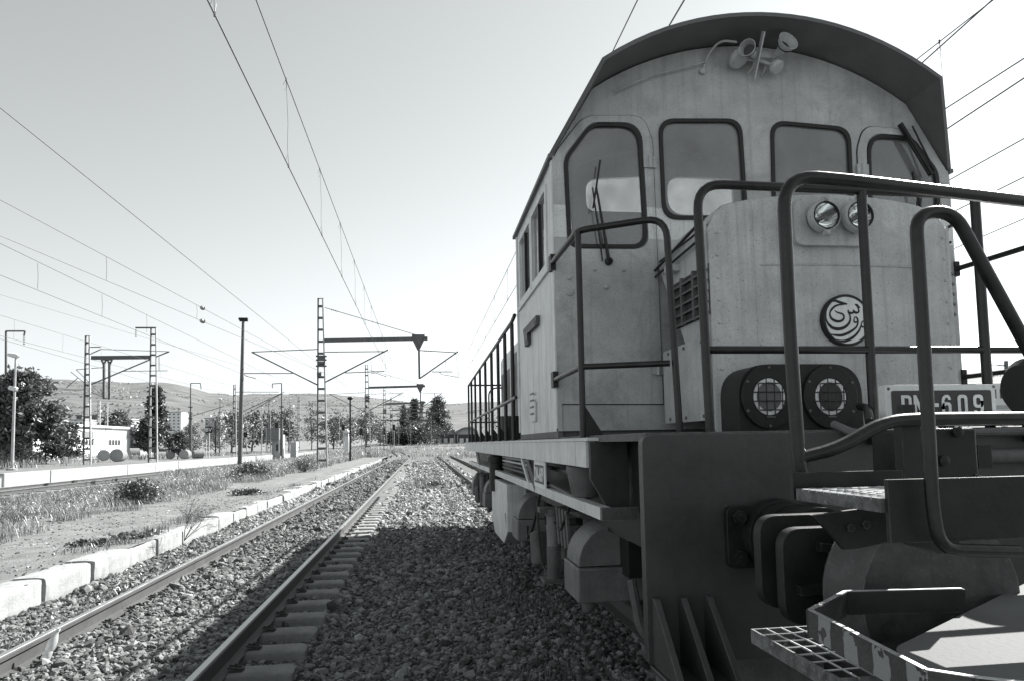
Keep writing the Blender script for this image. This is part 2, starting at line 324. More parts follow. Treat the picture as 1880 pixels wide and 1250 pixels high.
def bz(x, y):
    """height of the ballast"""
    x = np.asarray(x, float); y = np.asarray(y, float); xc = x - np.vectorize(curve_x)(y)
    z = np.full(x.shape, -.255)
    d = np.abs(xc - XT); z = np.where(d < .74, -.15, z); z = np.where((xc < XT - .74), -.19 + .11 * np.clip((-3.2 - xc) / .6, 0, 1), z)
    z = np.where((xc > XT + .74) & (xc < XT + 1.5), -.235, z)
    d2 = np.abs(xc - XL); z = np.where(d2 < 1.3, -.20, z)
    return z + .05 * (noise2(x, y, .9, 1) - .5) + .02 * (noise2(x, y, .22, 2) - .5)
bx = np.unique(np.concatenate([np.arange(-3.95, 4.6, .11), np.arange(4.6, 40, 1.5)])); by = np.unique(np.concatenate([np.arange(-3, 14, .11), np.arange(14, 40, .35), np.arange(40, 150, 2)]))
gx, gy = np.meshgrid(bx, by); cxs = np.vectorize(curve_x)(gy)
gv = np.stack([gx + cxs, gy, bz(gx + cxs, gy) + np.clip(gy - 110, 0, 400) * .0145], -1).reshape(-1, 3)
tag(rawmesh('ballast_bed', gv, gridfaces(len(bx), len(by)), 'ballast_ground', smooth=True), kind='structure')

# ballast stones
t0 = (1 + 5 ** .5) / 2
ico = np.array([(-1, t0, 0), (1, t0, 0), (-1, -t0, 0), (1, -t0, 0), (0, -1, t0), (0, 1, t0), (0, -1, -t0), (0, 1, -t0), (t0, 0, -1), (t0, 0, 1), (-t0, 0, -1), (-t0, 0, 1)]) / 1.9
icf = np.array([(0, 11, 5), (0, 5, 1), (0, 1, 7), (0, 7, 10), (0, 10, 11), (1, 5, 9), (5, 11, 4), (11, 10, 2), (10, 7, 6), (7, 1, 8), (3, 9, 4), (3, 4, 2), (3, 2, 6), (3, 6, 8), (3, 8, 9), (4, 9, 5), (2, 4, 11), (6, 2, 10), (8, 6, 7), (9, 8, 1)])
def rotmats(n):
    q = rng.normal(size=(n, 4)); q /= np.linalg.norm(q, axis=1)[:, None]; w, x, y, z = q.T
    return np.stack([1 - 2 * (y * y + z * z), 2 * (x * y - z * w), 2 * (x * z + y * w), 2 * (x * y + z * w), 1 - 2 * (x * x + z * z), 2 * (y * z - x * w), 2 * (x * z - y * w), 2 * (y * z + x * w), 1 - 2 * (x * x + y * y)], 1).reshape(n, 3, 3)
pts = []
for y0, y1, dens, sz in ((1.2, 4, 300, .026), (4, 8, 1250, .0215), (8, 14, 760, .026), (14, 24, 300, .035), (24, 42, 90, .052), (42, 75, 30, .07)):
    n = int((y1 - y0) * 6.4 * dens); px = rng.uniform(-3.9, 2.5, n); py = rng.uniform(y0, y1, n)
    pts.append(np.stack([px, py, sz * rng.lognormal(0, .36, n)], 1))
pts = np.concatenate(pts); xr = np.abs(np.abs(pts[:, 0] - XT) - GA)
pts = pts[(xr > .10)]
n = len(pts); base = bz(pts[:, 0], pts[:, 1])
loc = np.stack([pts[:, 0], pts[:, 1], base + pts[:, 2] * rng.uniform(-.1, .45, n)], 1)
sv = ico[None] * (1 + rng.uniform(-.32, .32, (n, 12, 1))) * (pts[:, 2][:, None, None]) * np.stack([rng.uniform(.8, 1.35, n), rng.uniform(.7, 1.1, n), rng.uniform(.45, .85, n)], 1)[:, None, :]
sv = np.einsum('nij,nkj->nki', rotmats(n), sv) * np.array([1, 1, .8]) + loc[:, None, :]
sf = icf[None] + (np.arange(n) * 12)[:, None, None]
for m in (MATS['stone'], MATS['stone_pale']):           # every stone its own shade
    t = m.node_tree; ge = t.nodes.new('ShaderNodeNewGeometry')
    mr = t.nodes.new('ShaderNodeMapRange'); mr.inputs[3].default_value = .3; mr.inputs[4].default_value = 2.1; t.links.new(ge.outputs['Random Per Island'], mr.inputs[0])
    bc = t.nodes['Principled BSDF'].inputs['Base Color']; src = bc.links[0].from_socket; mx = t.nodes.new('ShaderNodeMix'); mx.data_type = 'RGBA'; mx.blend_type = 'MULTIPLY'; mx.inputs[0].default_value = 1
    t.links.new(src, mx.inputs[6]); t.links.new(mr.outputs[0], mx.inputs[7]); t.links.new(mx.outputs[2], bc)
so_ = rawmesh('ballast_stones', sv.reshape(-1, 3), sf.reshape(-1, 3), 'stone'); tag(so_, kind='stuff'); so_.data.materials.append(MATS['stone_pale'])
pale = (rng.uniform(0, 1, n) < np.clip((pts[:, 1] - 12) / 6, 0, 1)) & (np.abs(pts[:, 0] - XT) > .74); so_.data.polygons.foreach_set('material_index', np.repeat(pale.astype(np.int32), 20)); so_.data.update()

# rails
RP = [(-.075, -.17), (.075, -.17), (.075, -.158), (.012, -.135), (.010, -.045), (.037, -.034), (.037, -.006), (.028, 0), (-.028, 0), (-.037, -.006), (-.037, -.034), (-.010, -.045), (-.012, -.135), (-.075, -.158)]
def rail(xc, y0, y1, label, group, dz=0, curved=True, step=6, top='rail_top'):
    yy = list(np.arange(y0, min(78, y1), 20)) + (list(np.arange(78, y1, step)) if y1 > 78 else []) + [y1]
    path = [(xc + (curve_x(y) if curved else 0), y, dz + max(0, y - 110) * .0145) for y in yy]
    t = thing('steel_rail', label, 'rail', (xc, y0, dz), group)
    MB().sweep(RP, path).build('rail_body', 'rail_side', t, ang=50)
    MB().sweep([(-.026, .001), (.026, .001), (.024, .004), (-.024, .004)], path).build('running_surface', top, t, smooth=False)
    return t
rail(XT - GA, 2, 150, 'weathered rail of the open track, the one beside the white kerb', 'rails of the open track')
rail(XT + GA, 2, 150, 'rail of the open track with exposed sleeper ends, half in the locomotive shadow', 'rails of the open track')
rail(XL - GA, -4, 92, 'rail under the locomotive, showing beyond its far end', 'rails of the locomotive track', curved=False, top='rail_side')
rail(XL + GA, -4, 92, 'far rail under the locomotive, behind its wheels', 'rails of the locomotive track', curved=False, top='rail_side')
# sleepers of the open track
sp = [(-.15, -.34), (.15, -.34), (.125, -.175), (.105, -.163), (-.105, -.163), (-.125, -.175)]
def sleeper_thing():
    t = thing('concrete_sleeper', 'concrete sleeper under the open track with its end bared of ballast', 'sleeper', (XT, 5.45, -.34), 'sleepers of the open track')
    b = MB(); n = len(sp); vs = []
    for x, k, dz in ((-1.33, .8, -.02), (-1.29, 1, 0), (1.29, 1, 0), (1.33, .8, -.02)): vs += [(XT + x, 5.45 + a * k, z + (dz if z > -.2 else 0)) for a, z in sp]
    b.add(vs, [(i * n + k, i * n + (k + 1) % n, (i + 1) * n + (k + 1) % n, (i + 1) * n + k) for i in range(3) for k in range(n)] + [tuple(range(n)), tuple(3 * n + k for k in range(n))])
    b.build('sleeper_block', 'concrete', t, ang=50)
    for s in (-1, 1):
        for q in (-1, 1):
            x = XT + s * GA + q * .12; c = MB(); c.box(x - .05, x + .05, 5.41, 5.49, -.165, -.150)
            c.tube(fillet([(x - q * .06, 5.42, -.128), (x + q * .045, 5.42, -.142), (x + q * .045, 5.48, -.142), (x - q * .06, 5.48, -.128)], .025, 4), .009, 6); c.cyl((x, 5.45, -.15), (x, 5.45, -.105), .014, n=8)
            c.build('rail_clip', 'rail_side', t)
    return t
s0 = sleeper_thing(); k = 0
for y in np.arange(4.35, 76, .55):
    if abs(y - 5.45) < .01: continue
    c = copy_tree(s0, (XT, y, -.34))
    if y > 22:
        for ch in [q for q in c.children if 'clip' in q.name]: bpy.data.objects.remove(ch)

# kerb stones and the dirt path behind them
kb = thing('kerb_stone', 'whitewashed concrete kerb stone edging the dirt path beside the open track', 'kerb stone', (-3.9, 0, -.3), 'kerb stones beside the open track')
kvar = []
for j in range(6):                                 # six weathered blocks with chipped arrises
    ny_, pr = 26, [(-.34, -.22), (0, -.22), (0, -.1), (0, .0), (0, .07), (0, .135), (-.006, .152), (-.03, .158), (-.12, .157), (-.22, .155), (-.34, .15)]; vv = []
    for a in range(ny_ + 1):
        y = -.5 + .985 * a / ny_; e = min(a, ny_ - a); ch = .014 if e == 0 else (.003 if e == 1 else 0)
        for x, z in pr:
            ar = 1.0 if (x > -.05 and z > .1) else .25; d = (noise2(y * 7 + 9 * j, z * 7, .35, 50 + j) - .5) * .008 + max(0, noise2(y + 3.1 * j, x * 2, .16, 60 + j) - .66) * .13 * ar + ch * (1 if x > -.1 else .3)
            vv.append((-3.9 + x - (d if x > -.2 else 0) - 0, y, z - (d * .9 if z > .1 else 0)))
    m_ = len(pr); ff = [(a * m_ + k, a * m_ + (k + 1) % m_, (a + 1) * m_ + (k + 1) % m_, (a + 1) * m_ + k) for a in range(ny_) for k in range(m_)] + [tuple(range(m_)), tuple(ny_ * m_ + k for k in reversed(range(m_)))]
    b = MB(); b.add([(v[0] + 3.9, v[1], v[2] + .3) for v in vv], ff); o_ = b.build('kerb_block', 'kerb_concrete', ang=42); kvar.append(o_.data); bpy.data.objects.remove(o_)
kys = np.arange(3.2, 66, 1.02)
for i, y in enumerate(kys):
    o = kb if i == 0 else tag(bpy.data.objects.new('kerb_stone', None), kb['label'], 'kerb stone', kb['group'])
    if i: col.objects.link(o)
    kk = bpy.data.objects.new('kerb_block', kvar[i % 6]); col.objects.link(kk); kk.parent = o
    o.location = (-3.9 + rng.uniform(-.025, .025), y, -.3 + rng.uniform(-.03, .035)); o.rotation_euler = (rng.uniform(-.02, .02), rng.uniform(-.03, .03), rng.uniform(-.015, .015))
    s = rng.uniform(.96, 1.0); o.scale = (1, s, 1)
px_ = np.append(np.arange(-12.2, -4.05, .22), -3.955); py_ = np.unique(np.concatenate([np.arange(2, 30, .25), np.arange(30, 140, 2)])); gx, gy = np.meshgrid(px_, py_)
gv = np.stack([gx + np.vectorize(curve_x)(gy), gy, .15 + np.where(gx > -4.4, .018, 0.) + np.where(gx > -4.4, .02, .05) * (noise2(gx, gy, 1.1, 5) - .5) + .018 * (noise2(gx, gy, .3, 6) - .5) - np.where(gx < -10.9, .42 * np.clip((-10.9 - gx) / .5, 0, 1), 0) + np.clip(gy - 110, 0, 400) * .0145], -1).reshape(-1, 3)
tag(rawmesh('path', gv, gridfaces(len(px_), len(py_)), 'dirt', smooth=True), kind='structure')

# the two tracks before the station platform
for xx, nm in ((-12.7, 'first of the rails half lost in dry weeds beyond the path'), (-14.29, 'second rail beyond the weeds, low in the grass'), (-16.6, 'rail of the platform track, nearer the weeds'), (-18.19, 'rail of the platform track, close under the white platform edge')):
    rail(xx, 6, 150, nm, 'rails before the station platform', dz=-.05, step=10)
b2 = np.arange(-20.6, -12.1, .6); gx, gy = np.meshgrid(b2, np.arange(0, 150, 3)); gv = np.stack([gx + np.vectorize(curve_x)(gy), gy, -.24 + .04 * (noise2(gx, gy, 1, 8) - .5) + np.clip(gy - 110, 0, 400) * .0145], -1).reshape(-1, 3)
tag(rawmesh('track_bed', gv, gridfaces(len(b2), 50), 'dirt', smooth=True), kind='structure')
sl2 = tag(MB().box(-18.7, -16.1, -.12, .12, -.26, -.2).build('concrete_sleeper', 'concrete'), 'pale concrete sleeper of the track under the platform edge', 'sleeper', 'sleepers of the platform track')
for i in range(60):
    o = sl2 if i == 0 else sl2.copy()
    if i: col.objects.link(o)
    o.location = (0, 20 + i * 1.2, 0)
pf = MB().box(-42, -20.86, 4, 150, -.3, .425).build('platform', 'dirt'); tag(pf, kind='structure')
for i in range(26):                                # platform edge: pale blocks of coping
    y = 6 + i * 5.0
    if i == 0: e0 = tag(MB().box(-20.85, -20.5, 0, 4.96, -.3, .45).build('platform_coping', 'kerb_concrete', bevel=.02), 'long whitewashed block of the station platform edge', 'coping block', 'blocks of the platform edge'); o = e0
    else: o = e0.copy(); col.objects.link(o)
    o.location = (rng.uniform(-.02, .02), y, rng.uniform(-.015, .015))

# hills
prof = [(-600, 700), (0, 692), (110, 695), (165, 700), (200, 699), (245, 703), (290, 700), (330, 706), (380, 720), (430, 725), (480, 722), (540, 722), (600, 722), (650, 727), (700, 731), (740, 737), (790, 742), (870, 739), (1000, 730), (1300, 712), (1600, 690), (1775, 678), (1880, 674), (2300, 668), (3200, 690)]
hx = np.linspace(-600, 3200, 190); hy = np.interp(hx, [p[0] for p in prof], [p[1] for p in prof]); hv = []; NR = 26
for X_, Y_ in zip(hx, hy):
    d = ray(X_, Y_); hd = math.hypot(d.x, d.y); Rr = 2300.0; a = math.atan2(d.x, d.y)
    top = EYE.z + d.z / hd * Rr + 4 * (random.random() - .5)
    for j in range(NR):
        t = j / (NR - 1); r = 620 + (Rr - 620) * t
        z = 4 + (top - 4) * (t ** 1.15) if t < .999 else top
        z += (noise2(a * 2000, r, 260, 4) - .5) * 22 * math.sin(math.pi * t)
        hv.append((math.sin(a) * r, math.cos(a) * r, z))
    for r, k in ((Rr + 300, .8), (Rr + 1200, 0)): hv.append((math.sin(a) * r, math.cos(a) * r, top * k))
hv = np.array(hv); nr = NR + 2; i = np.arange((len(hx) - 1) * (nr - 1)); c, r = i // (nr - 1), i % (nr - 1); a = c * nr + r
tag(rawmesh('hills', hv, np.stack([a, a + 1, a + nr + 1, a + nr], 1), 'hill', smooth=True), kind='structure')

# ---------------------------------------------------------------- plants
HV = hv.reshape(len(hx), nr, 3)
def blades(cent, nb, h, w, spread, lean=.5):
    """grass and weed blades: for every centre nb bent blades; arrays in, (v, f) out"""
    cent = np.repeat(np.asarray(cent, float), nb, 0); n = len(cent); ang = rng.uniform(0, 2 * math.pi, n)
    hh = h * rng.uniform(.35, 1.15, n); off = np.stack([rng.normal(0, spread, n), rng.normal(0, spread, n)], 1); b = cent.copy(); b[:, :2] += off
    ln = rng.uniform(.05, lean, n) * hh; d = np.stack([np.cos(ang), np.sin(ang)], 1); sd = np.stack([-d[:, 1], d[:, 0]], 1) * (w * rng.uniform(.5, 1.4, n))[:, None]
    z = lambda k: np.stack([b[:, 0], b[:, 1], b[:, 2] + k], 1)
    v0, v1 = z(-.02), z(-.02); v0[:, :2] -= sd; v1[:, :2] += sd
    m = z(hh * .6); m[:, :2] += d * ln[:, None] * .4; v2, v3 = m.copy(), m.copy(); v2[:, :2] += sd * .8; v3[:, :2] -= sd * .8
    tp = z(hh); tp[:, :2] += d * ln[:, None]; v4 = tp.copy(); v4[:, :2] += sd * .35; v5 = tp; v5[:, :2] -= sd * .35
    v = np.stack([v0, v1, v2, v3, v4, v5], 1).reshape(-1, 3); o = (np.arange(n) * 6)[:, None]
    return v, np.concatenate([o + np.array([[0, 1, 2, 3]]), o + np.array([[3, 2, 4, 5]])])
def leaves(cent, size, sq=.6, up=.25):
    """one leaf quad with random turn at every centre"""
    cent = np.asarray(cent, float); n = len(cent); M = rotmats(n); s = size * rng.uniform(.6, 1.4, n)
    q = np.array([(-1, -.25, 0), (0, -.55, .1), (1, 0, 0), (0, .55, .1)])[None] * s[:, None, None] * np.array([1, sq * 1.5, 1])
    v = np.einsum('nij,nkj->nki', M, q) + cent[:, None]
    return v.reshape(-1, 3), (np.arange(n) * 4)[:, None] + np.array([[0, 1, 2, 3]])
def merge(parts):
    vs, fs, o = [], [], 0
    for v, f in parts: vs.append(v); fs.append(f + o); o += len(v)
    return np.concatenate(vs), np.concatenate(fs)
def scatter(n, x0, x1, y0, y1, thr=.0, s=1.2, seed=0, z=.14):
    p = np.stack([rng.uniform(x0, x1, n), rng.uniform(y0, y1, n), np.full(n, z)], 1)
    return p[noise2(p[:, 0], p[:, 1], s, seed) > thr]
# dry weeds between the path and the platform track, thin growth along the kerb and by the locomotive
p1_ = scatter(2300, -10.7, -6.9, 6, 34, .46, .8, 21, .12); p1b = scatter(2800, -12.3, -6.6, 34, 90, .18, 3, 22, .12); e_ = scatter(700, -7.0, -6.3, 9, 50, .5, .9, 23, .13)
v, f = merge([blades(p1_, 18, .27, .006, .13, 1.1), blades(e_, 14, .25, .006, .08, .9), blades(p1b, 16, .36, .010, .25, 1.0)])
tag(rawmesh('dry_weeds', v, f, 'dry_weed'), kind='stuff')
v, f = merge([leaves(np.repeat(p1_, 9, 0) + rng.normal(0, .14, (len(p1_) * 9, 3)) * np.array([1, 1, 0]) + np.stack([np.zeros(len(p1_) * 9)] * 2 + [rng.uniform(.02, .28, len(p1_) * 9)], 1), .03), leaves(np.repeat(p1b, 8, 0) + rng.normal(0, .25, (len(p1b) * 8, 3)) * np.array([1, 1, 0]) + np.stack([np.zeros(len(p1b) * 8)] * 2 + [rng.uniform(.03, .4, len(p1b) * 8)], 1), .04)])
tag(rawmesh('weed_flower_heads', v, f, 'weed_heads'), kind='stuff')
g1 = scatter(520, -3.9, -3.2, 5, 26, .5, .8, 31, -.2); g1c = scatter(260, -3.88, -3.3, 5, 13, .5, .6, 37, -.2); g2 = scatter(260, -4.6, -4.1, 8, 30, .6, .9, 32, .14); g3_ = scatter(1700, -11.2, -6.7, 8, 60, .62, 1.6, 33, .12); g4 = scatter(240, .5, 1.7, 4.2, 9, .55, .5, 34, -.24); g5 = scatter(260, -3.9, -3.1, 26, 60, .4, 2, 35, -.2); g6 = scatter(160, -.6, 1.0, 14, 60, .55, 2, 36, -.24)
gq = [blades(g1, 9, .14, .005, .06, 1.1), leaves(np.repeat(g1c, 14, 0) + rng.normal(0, .06, (len(g1c) * 14, 3)) * np.array([1, 1, .5]) + np.array([0, 0, .07]), .026), blades(g2, 12, .13, .006, .08, 1.2), blades(g3_, 10, .30, .007, .1, 1.0), blades(g4, 7, .13, .003, .04, .8), blades(g5, 12, .25, .01, .12, .9), blades(g6, 10, .22, .01, .12, .9)]; v, f = merge(gq)
tag(rawmesh('green_weeds', v, f, 'green_weed'), kind='stuff')
d1 = scatter(1500, -60, -20.9, 24, 120, .45, 4, 41, .5); d1 = d1[(d1[:, 0] < -24)]
d2 = np.stack([rng.uniform(-20, 30, 1800), rng.uniform(78, 240, 1800)], 1); d2 = np.concatenate([d2, gz(d2[:, 0], d2[:, 1])[:, None] + .1], 1); d2 = d2[noise2(d2[:, 0], d2[:, 1], 9, 42) > .45]
d3 = scatter(900, -12.5, -4.5, 78, 150, .3, 4, 43, .12)
v, f = merge([blades(d1, 14, .5, .02, .3, .9), blades(d2, 14, .5, .03, .5, .9), blades(d3, 16, .6, .02, .35, .8)]); tag(rawmesh('rough_grass', v, f, 'dry_weed'), kind='stuff')

n = 26000; ii = rng.integers(0, len(hx) - 1, n); jj = (rng.uniform(0, 1, n) ** .7 * (NR - 1.01)).astype(int); fu, fv = rng.uniform(0, 1, (n, 1)), rng.uniform(0, 1, (n, 1))
hp = (HV[ii, jj] * (1 - fu) + HV[ii + 1, jj] * fu) * (1 - fv) + (HV[ii, jj + 1] * (1 - fu) + HV[ii + 1, jj + 1] * fu) * fv; hp = hp[noise2(hp[:, 0], hp[:, 1], 140, 71) + .35 * noise2(hp[:, 0], hp[:, 1], 40, 72) > .74]
v, f = leaves(hp, 3.0); tag(rawmesh('hill_scrub', v, f, 'leaf_pale'), kind='stuff')
# dry leaves, fines and pebbles lying about
q1 = np.stack([rng.uniform(-3.9, 1.6, 2600), rng.uniform(4, 22, 2600)], 1); q1 = np.concatenate([q1, (bz(q1[:, 0], q1[:, 1]) + .035)[:, None]], 1)
q2 = np.stack([rng.uniform(-11, -4, 1500), rng.uniform(6, 26, 1500), np.full(1500, .175)], 1); q3 = np.stack([rng.uniform(-3.9, -3.3, 900), rng.uniform(5, 20, 900), np.full(900, -.1)], 1)
v, f = merge([leaves(q1, .017), leaves(q2, .02), leaves(q3, .028)]); tag(rawmesh('dry_leaves', v, f, 'weed_heads'), kind='stuff')
n = 9000; pp = np.stack([rng.uniform(-10.5, -4.0, n), rng.uniform(5, 24, n)], 1); sz_ = .012 * rng.lognormal(0, .45, n); sv = ico[None] * (1 + rng.uniform(-.3, .3, (n, 12, 1))) * sz_[:, None, None]; sv[:, :, 2] *= .6
zz = .15 + np.where(pp[:, 0] > -4.4, .018, 0.) + np.where(pp[:, 0] > -4.4, .02, .05) * (noise2(pp[:, 0], pp[:, 1], 1.1, 5) - .5)
sv = sv + np.stack([pp[:, 0], pp[:, 1], zz], 1)[:, None, :]; tag(rawmesh('path_pebbles', sv.reshape(-1, 3), (icf[None] + (np.arange(n) * 12)[:, None, None]).reshape(-1, 3), 'stone'), kind='stuff')

def bush(px, py, z, w, h, label, m='leaf_mid', n=900, leaf=.05, name='bush', cat='bush', group=None):
    c = PZ(px, py, z); t = thing(name, label, cat, c, group); pts = []
    for _ in range(max(6, n // 60)):
        a = random.uniform(0, 2 * math.pi); r = w / 2 * math.sqrt(random.random()) * .8; hh = h * random.uniform(.25, .8) * (1 - .5 * (r / (w / 2)) ** 2); pts.append((c.x + math.cos(a) * r, c.y + math.sin(a) * r, c.z + hh))
    pts = np.array(pts); q = pts[rng.integers(0, len(pts), n)] + rng.normal(0, 1, (n, 3)) * np.array([w * .13, w * .13, h * .14]); q[:, 2] = np.maximum(q[:, 2], c.z + .02); q -= np.array(c)
    v, f = leaves(q, leaf); rawmesh('foliage', v, f, m, t)
    b = MB()
    for p in pts[:14]: b.tube([c, c.lerp(Vector(p), .5) + Vector((0, 0, h * .08)), p], [.012 * h + .004, .008 * h + .002, .003], 5)
    b.build('stems', 'bark', t); return t
bush(253, 925, .14, 1.0, .62, 'dark round bush on the dirt path at the edge of the dry weeds', 'leaf_dark', 1800, .035)
bush(458, 877, .14, 1.6, .75, 'spreading dark bush in the weeds below the floodlight pole', 'leaf_dark', 2200, .045)
bush(430, 884, .14, .9, .4, 'small green bush left of the spreading bush by the floodlight pole', 'leaf_mid', 900, .04)
bush(160, 1003, .14, .42, .10, 'low dark creeping plant on the dirt path near the kerb', 'leaf_dark', 380, .028, 'creeping_plant', 'plant')
bush(258, 988, .14, .62, .14, 'leafy weed clump growing over the kerb stones', 'leaf_mid', 500, .032, 'weed_clump', 'plant')
bush(450, 908, .14, .8, .2, 'low weed clump on the path beyond the bare shrub', 'leaf_dark', 700, .035, 'weed_clump', 'plant')
bush(560, 866, .14, 1.8, .8, 'wide pale bush between the floodlight pole and the lattice mast', 'leaf_pale', 1500, .05)
bush(800, 893, -.22, .8, .25, 'small weed tuft growing out of the sunlit ballast between the tracks', 'leaf_mid', 500, .035, 'weed_clump', 'plant')
c = PZ(338, 992, .1); t = thing('bare_shrub', 'bare twiggy shrub leaning over the kerb', 'shrub', c); b = MB()
def twig(p, d, L_, r, lv):
    q = p + d * L_; mid = p.lerp(q, .5) + Vector((random.gauss(0, .02), random.gauss(0, .02), .01)); b.tube([p, mid, q], [r, r * .8, r * .6], 5)
    if lv:
        for _ in range(3 if lv > 1 else 4): twig(p.lerp(q, random.uniform(.45, 1)), (d + Vector((random.gauss(0, .55), random.gauss(0, .55), random.gauss(.05, .35)))).normalized(), L_ * random.uniform(.5, .85), r * .6, lv - 1)
for _ in range(7): twig(c.copy(), Vector((random.gauss(.1, .55), random.gauss(0, .55), .75)).normalized(), .36, .0042, 3)
b.build('branches', 'bark', t)

def tree(px, Y, ztop, z0, w, label, m='leaf_dark', n=5000, leaf=.16, kind='round', trunk=.3, name='tree', cat='tree', group=None, base=None):
    """a tree at photograph column px and depth Y: tapered trunk with limbs and a crown of leaf clumps"""
    x = P(px, 800, Y).x; c = Vector((x, Y, z0)); t = thing(name, label, cat, c, group); H = ztop - z0; b = MB()
    cl = []; k = 46
    if kind == 'round':
        zc0 = z0 + H * .22
        for _ in range(k):
            u = random.uniform(0, 1); a = random.uniform(0, 2 * math.pi); prof = math.sin(math.pi * min(1, .12 + u * .86)) ** .6; r = w / 2 * prof * math.sqrt(random.random()) * random.uniform(.7, 1.1)
            cl.append((x + math.cos(a) * r, Y + math.sin(a) * r, zc0 + (ztop - zc0) * u, w * random.uniform(.07, .13)))
    elif kind == 'cone':
        for i in range(k + 20):
            u = (i / (k + 20)) ** .9; a = random.uniform(0, 2 * math.pi); r = w / 2 * (1 - u) ** .8 * random.uniform(.2, 1.0); cl.append((x + math.cos(a) * r, Y + math.sin(a) * r, z0 + H * (.06 + .93 * u), w * (.05 + .10 * (1 - u))))
    elif kind == 'tier':                                             # tall conifer with separate boughs
        for i in range(16):
            u = i / 15.0
            for q in range(6):
                a = random.uniform(0, 2 * math.pi); r = w / 2 * (1 - u * .8) * random.uniform(.15, 1.0); cl.append((x + math.cos(a) * r, Y + math.sin(a) * r, z0 + H * (.2 + .79 * u) - r * .12 + random.gauss(0, H * .012), w * .06))
    cl = np.array(cl); wts = cl[:, 3] ** 2; idx = rng.choice(len(cl), n, p=wts / wts.sum()); q = cl[idx, :3] + rng.normal(0, 1, (n, 3)) * cl[idx, 3][:, None] * np.array([1, 1, .75]) - np.array(c)
    v, f = leaves(q, leaf); rawmesh('crown', v, f, m, t)
    tr = max(.08, w * .028); top = c + Vector((0, 0, H * (.92 if kind != 'round' else .55))); b.tube([c - Vector((0, 0, .3)), c.lerp(top, .4) + Vector((w * .02, 0, 0)), top], [tr, tr * .75, tr * .3], 8)
    for p in cl[rng.choice(len(cl), 12, replace=False)]: s_ = c.lerp(top, min(.95, max(.2, (p[2] - z0) / H * .8))); b.tube([s_, s_.lerp(Vector(p[:3]), .6) + Vector((0, 0, .1)), p[:3]], [tr * .4, tr * .28, tr * .12], 5)
    b.build('trunk', 'bark', t); return t
def zat(px, py, Y): return P(px, py, Y).z
tree(40, 50, zat(40, 690, 50), .4, 4.2, 'big bushy dark tree on the platform behind the lamp post at the far left', 'leaf_mid', 12000, .17, trunk=.3)
tree(115, 62, zat(115, 782, 62), .5, 3.0, 'drooping palm like shrub before the white station building', 'leaf_dark', 3500, .14, name='palm_shrub', cat='palm')
tree(285, 95, zat(285, 716, 95), .6, 4.6, 'tall dark conifer behind the lattice mast with the gallows arm', 'leaf_dark', 6000, .22, 'tier', name='conifer')
tree(272, 92, zat(272, 770, 92), .5, 3.2, 'dark dense hedge tree at the foot of the tall conifer', 'leaf_dark', 4000, .2)
tree(327, 75, zat(327, 792, 75), .5, 2.2, 'small round dark shrub beside the station name board', 'leaf_dark', 2500, .11, name='round_shrub', cat='shrub')
tree(213, 140, zat(213, 758, 140), .8, 6, 'small tree standing behind the white station building', 'leaf_mid', 1500, .3)
tl = [(352, 130, 775, 6, 'loose tree behind the white signal board', 'leaf_mid'), (425, 150, 752, 15, 'broad dark tree mass left of the floodlight pole', 'leaf_mid'), (462, 160, 757, 14, 'broad tree to the right of the floodlight pole', 'leaf_dark'), (500, 170, 752, 12, 'leafy tree behind the relay hut', 'leaf_mid'), (530, 165, 748, 11, 'tree between the relay hut and the gantry mast', 'leaf_dark'), (572, 170, 732, 8, 'tall loose tree just left of the big lattice mast', 'leaf_dark'), (612, 180, 762, 14, 'low wide tree just right of the big lattice mast', 'leaf_mid'), (640, 190, 760, 12, 'tree behind the white kiosk', 'leaf_mid'), (672, 200, 752, 13, 'tree behind the second lattice mast', 'leaf_mid'), (698, 215, 772, 10, 'small tree behind the third lattice mast', 'leaf_mid'), (395, 140, 770, 9, 'tree behind the platform name board', 'leaf_mid'), (345, 200, 780, 10, 'far tree under the hill left of the name board', 'leaf_pale')]
for px, Y, py, w, lb, m in tl: tree(px, Y, zat(px, py + 4, Y), float(gz(0, Y)), w * .62, lb, 'leaf_pale' if px % 2 else m, 1000, w * .026, group='trees under the hills')
tree(741, 240, zat(741, 741, 240), float(gz(0, 240)), 6.5, 'slim pointed cypress left of the other two tall trees', 'leaf_dark', 4500, .28, 'cone', name='cypress')
tree(762, 245, zat(762, 734, 245), float(gz(0, 245)), 9, 'ragged tall conifer in the middle of the three', 'leaf_dark', 4500, .3, 'tier', name='conifer')
tree(805, 235, zat(805, 732, 235), float(gz(0, 235)), 13, 'wide tall conifer to the left of the arched engine sheds', 'leaf_dark', 5500, .34, 'tier', name='conifer')
for px, w, py, lb in ((735, 9, 790, 'dark hedge bush at the foot of the slim cypress'), (755, 12, 788, 'pale flowering bush under the middle conifer'), (780, 14, 783, 'dark broad bush beside the arched engine sheds'), (722, 8, 797, 'low bush left of the slim cypress')):
    tree(px, 222, zat(px, py, 222), float(gz(0, 222)), w, lb, 'leaf_pale' if 'pale' in lb else 'leaf_dark', 2600, .32, name='broad_bush', cat='bush')
bush(32, 852, .44, 4.2, 1.7, 'pale leafy bush at the foot of the platform lamp at the far left', 'leaf_pale', 2600, .09)
bush(60, 850, .44, 2.6, 1.0, 'dark bush behind the black post on the platform', 'leaf_dark', 1500, .08)
bush(130, 842, .44, 3.2, 1.2, 'low shrub under the palm like shrub', 'leaf_mid', 1500, .09)
bush(210, 829, .44, 3.4, 1.3, 'clipped hedge in front of the white station building', 'leaf_dark', 1800, .09, 'hedge', 'hedge')
bush(300, 831, .44, 3.6, 1.5, 'clipped dark hedge right of the mast with the gallows arm', 'leaf_dark', 1800, .1, 'hedge', 'hedge')

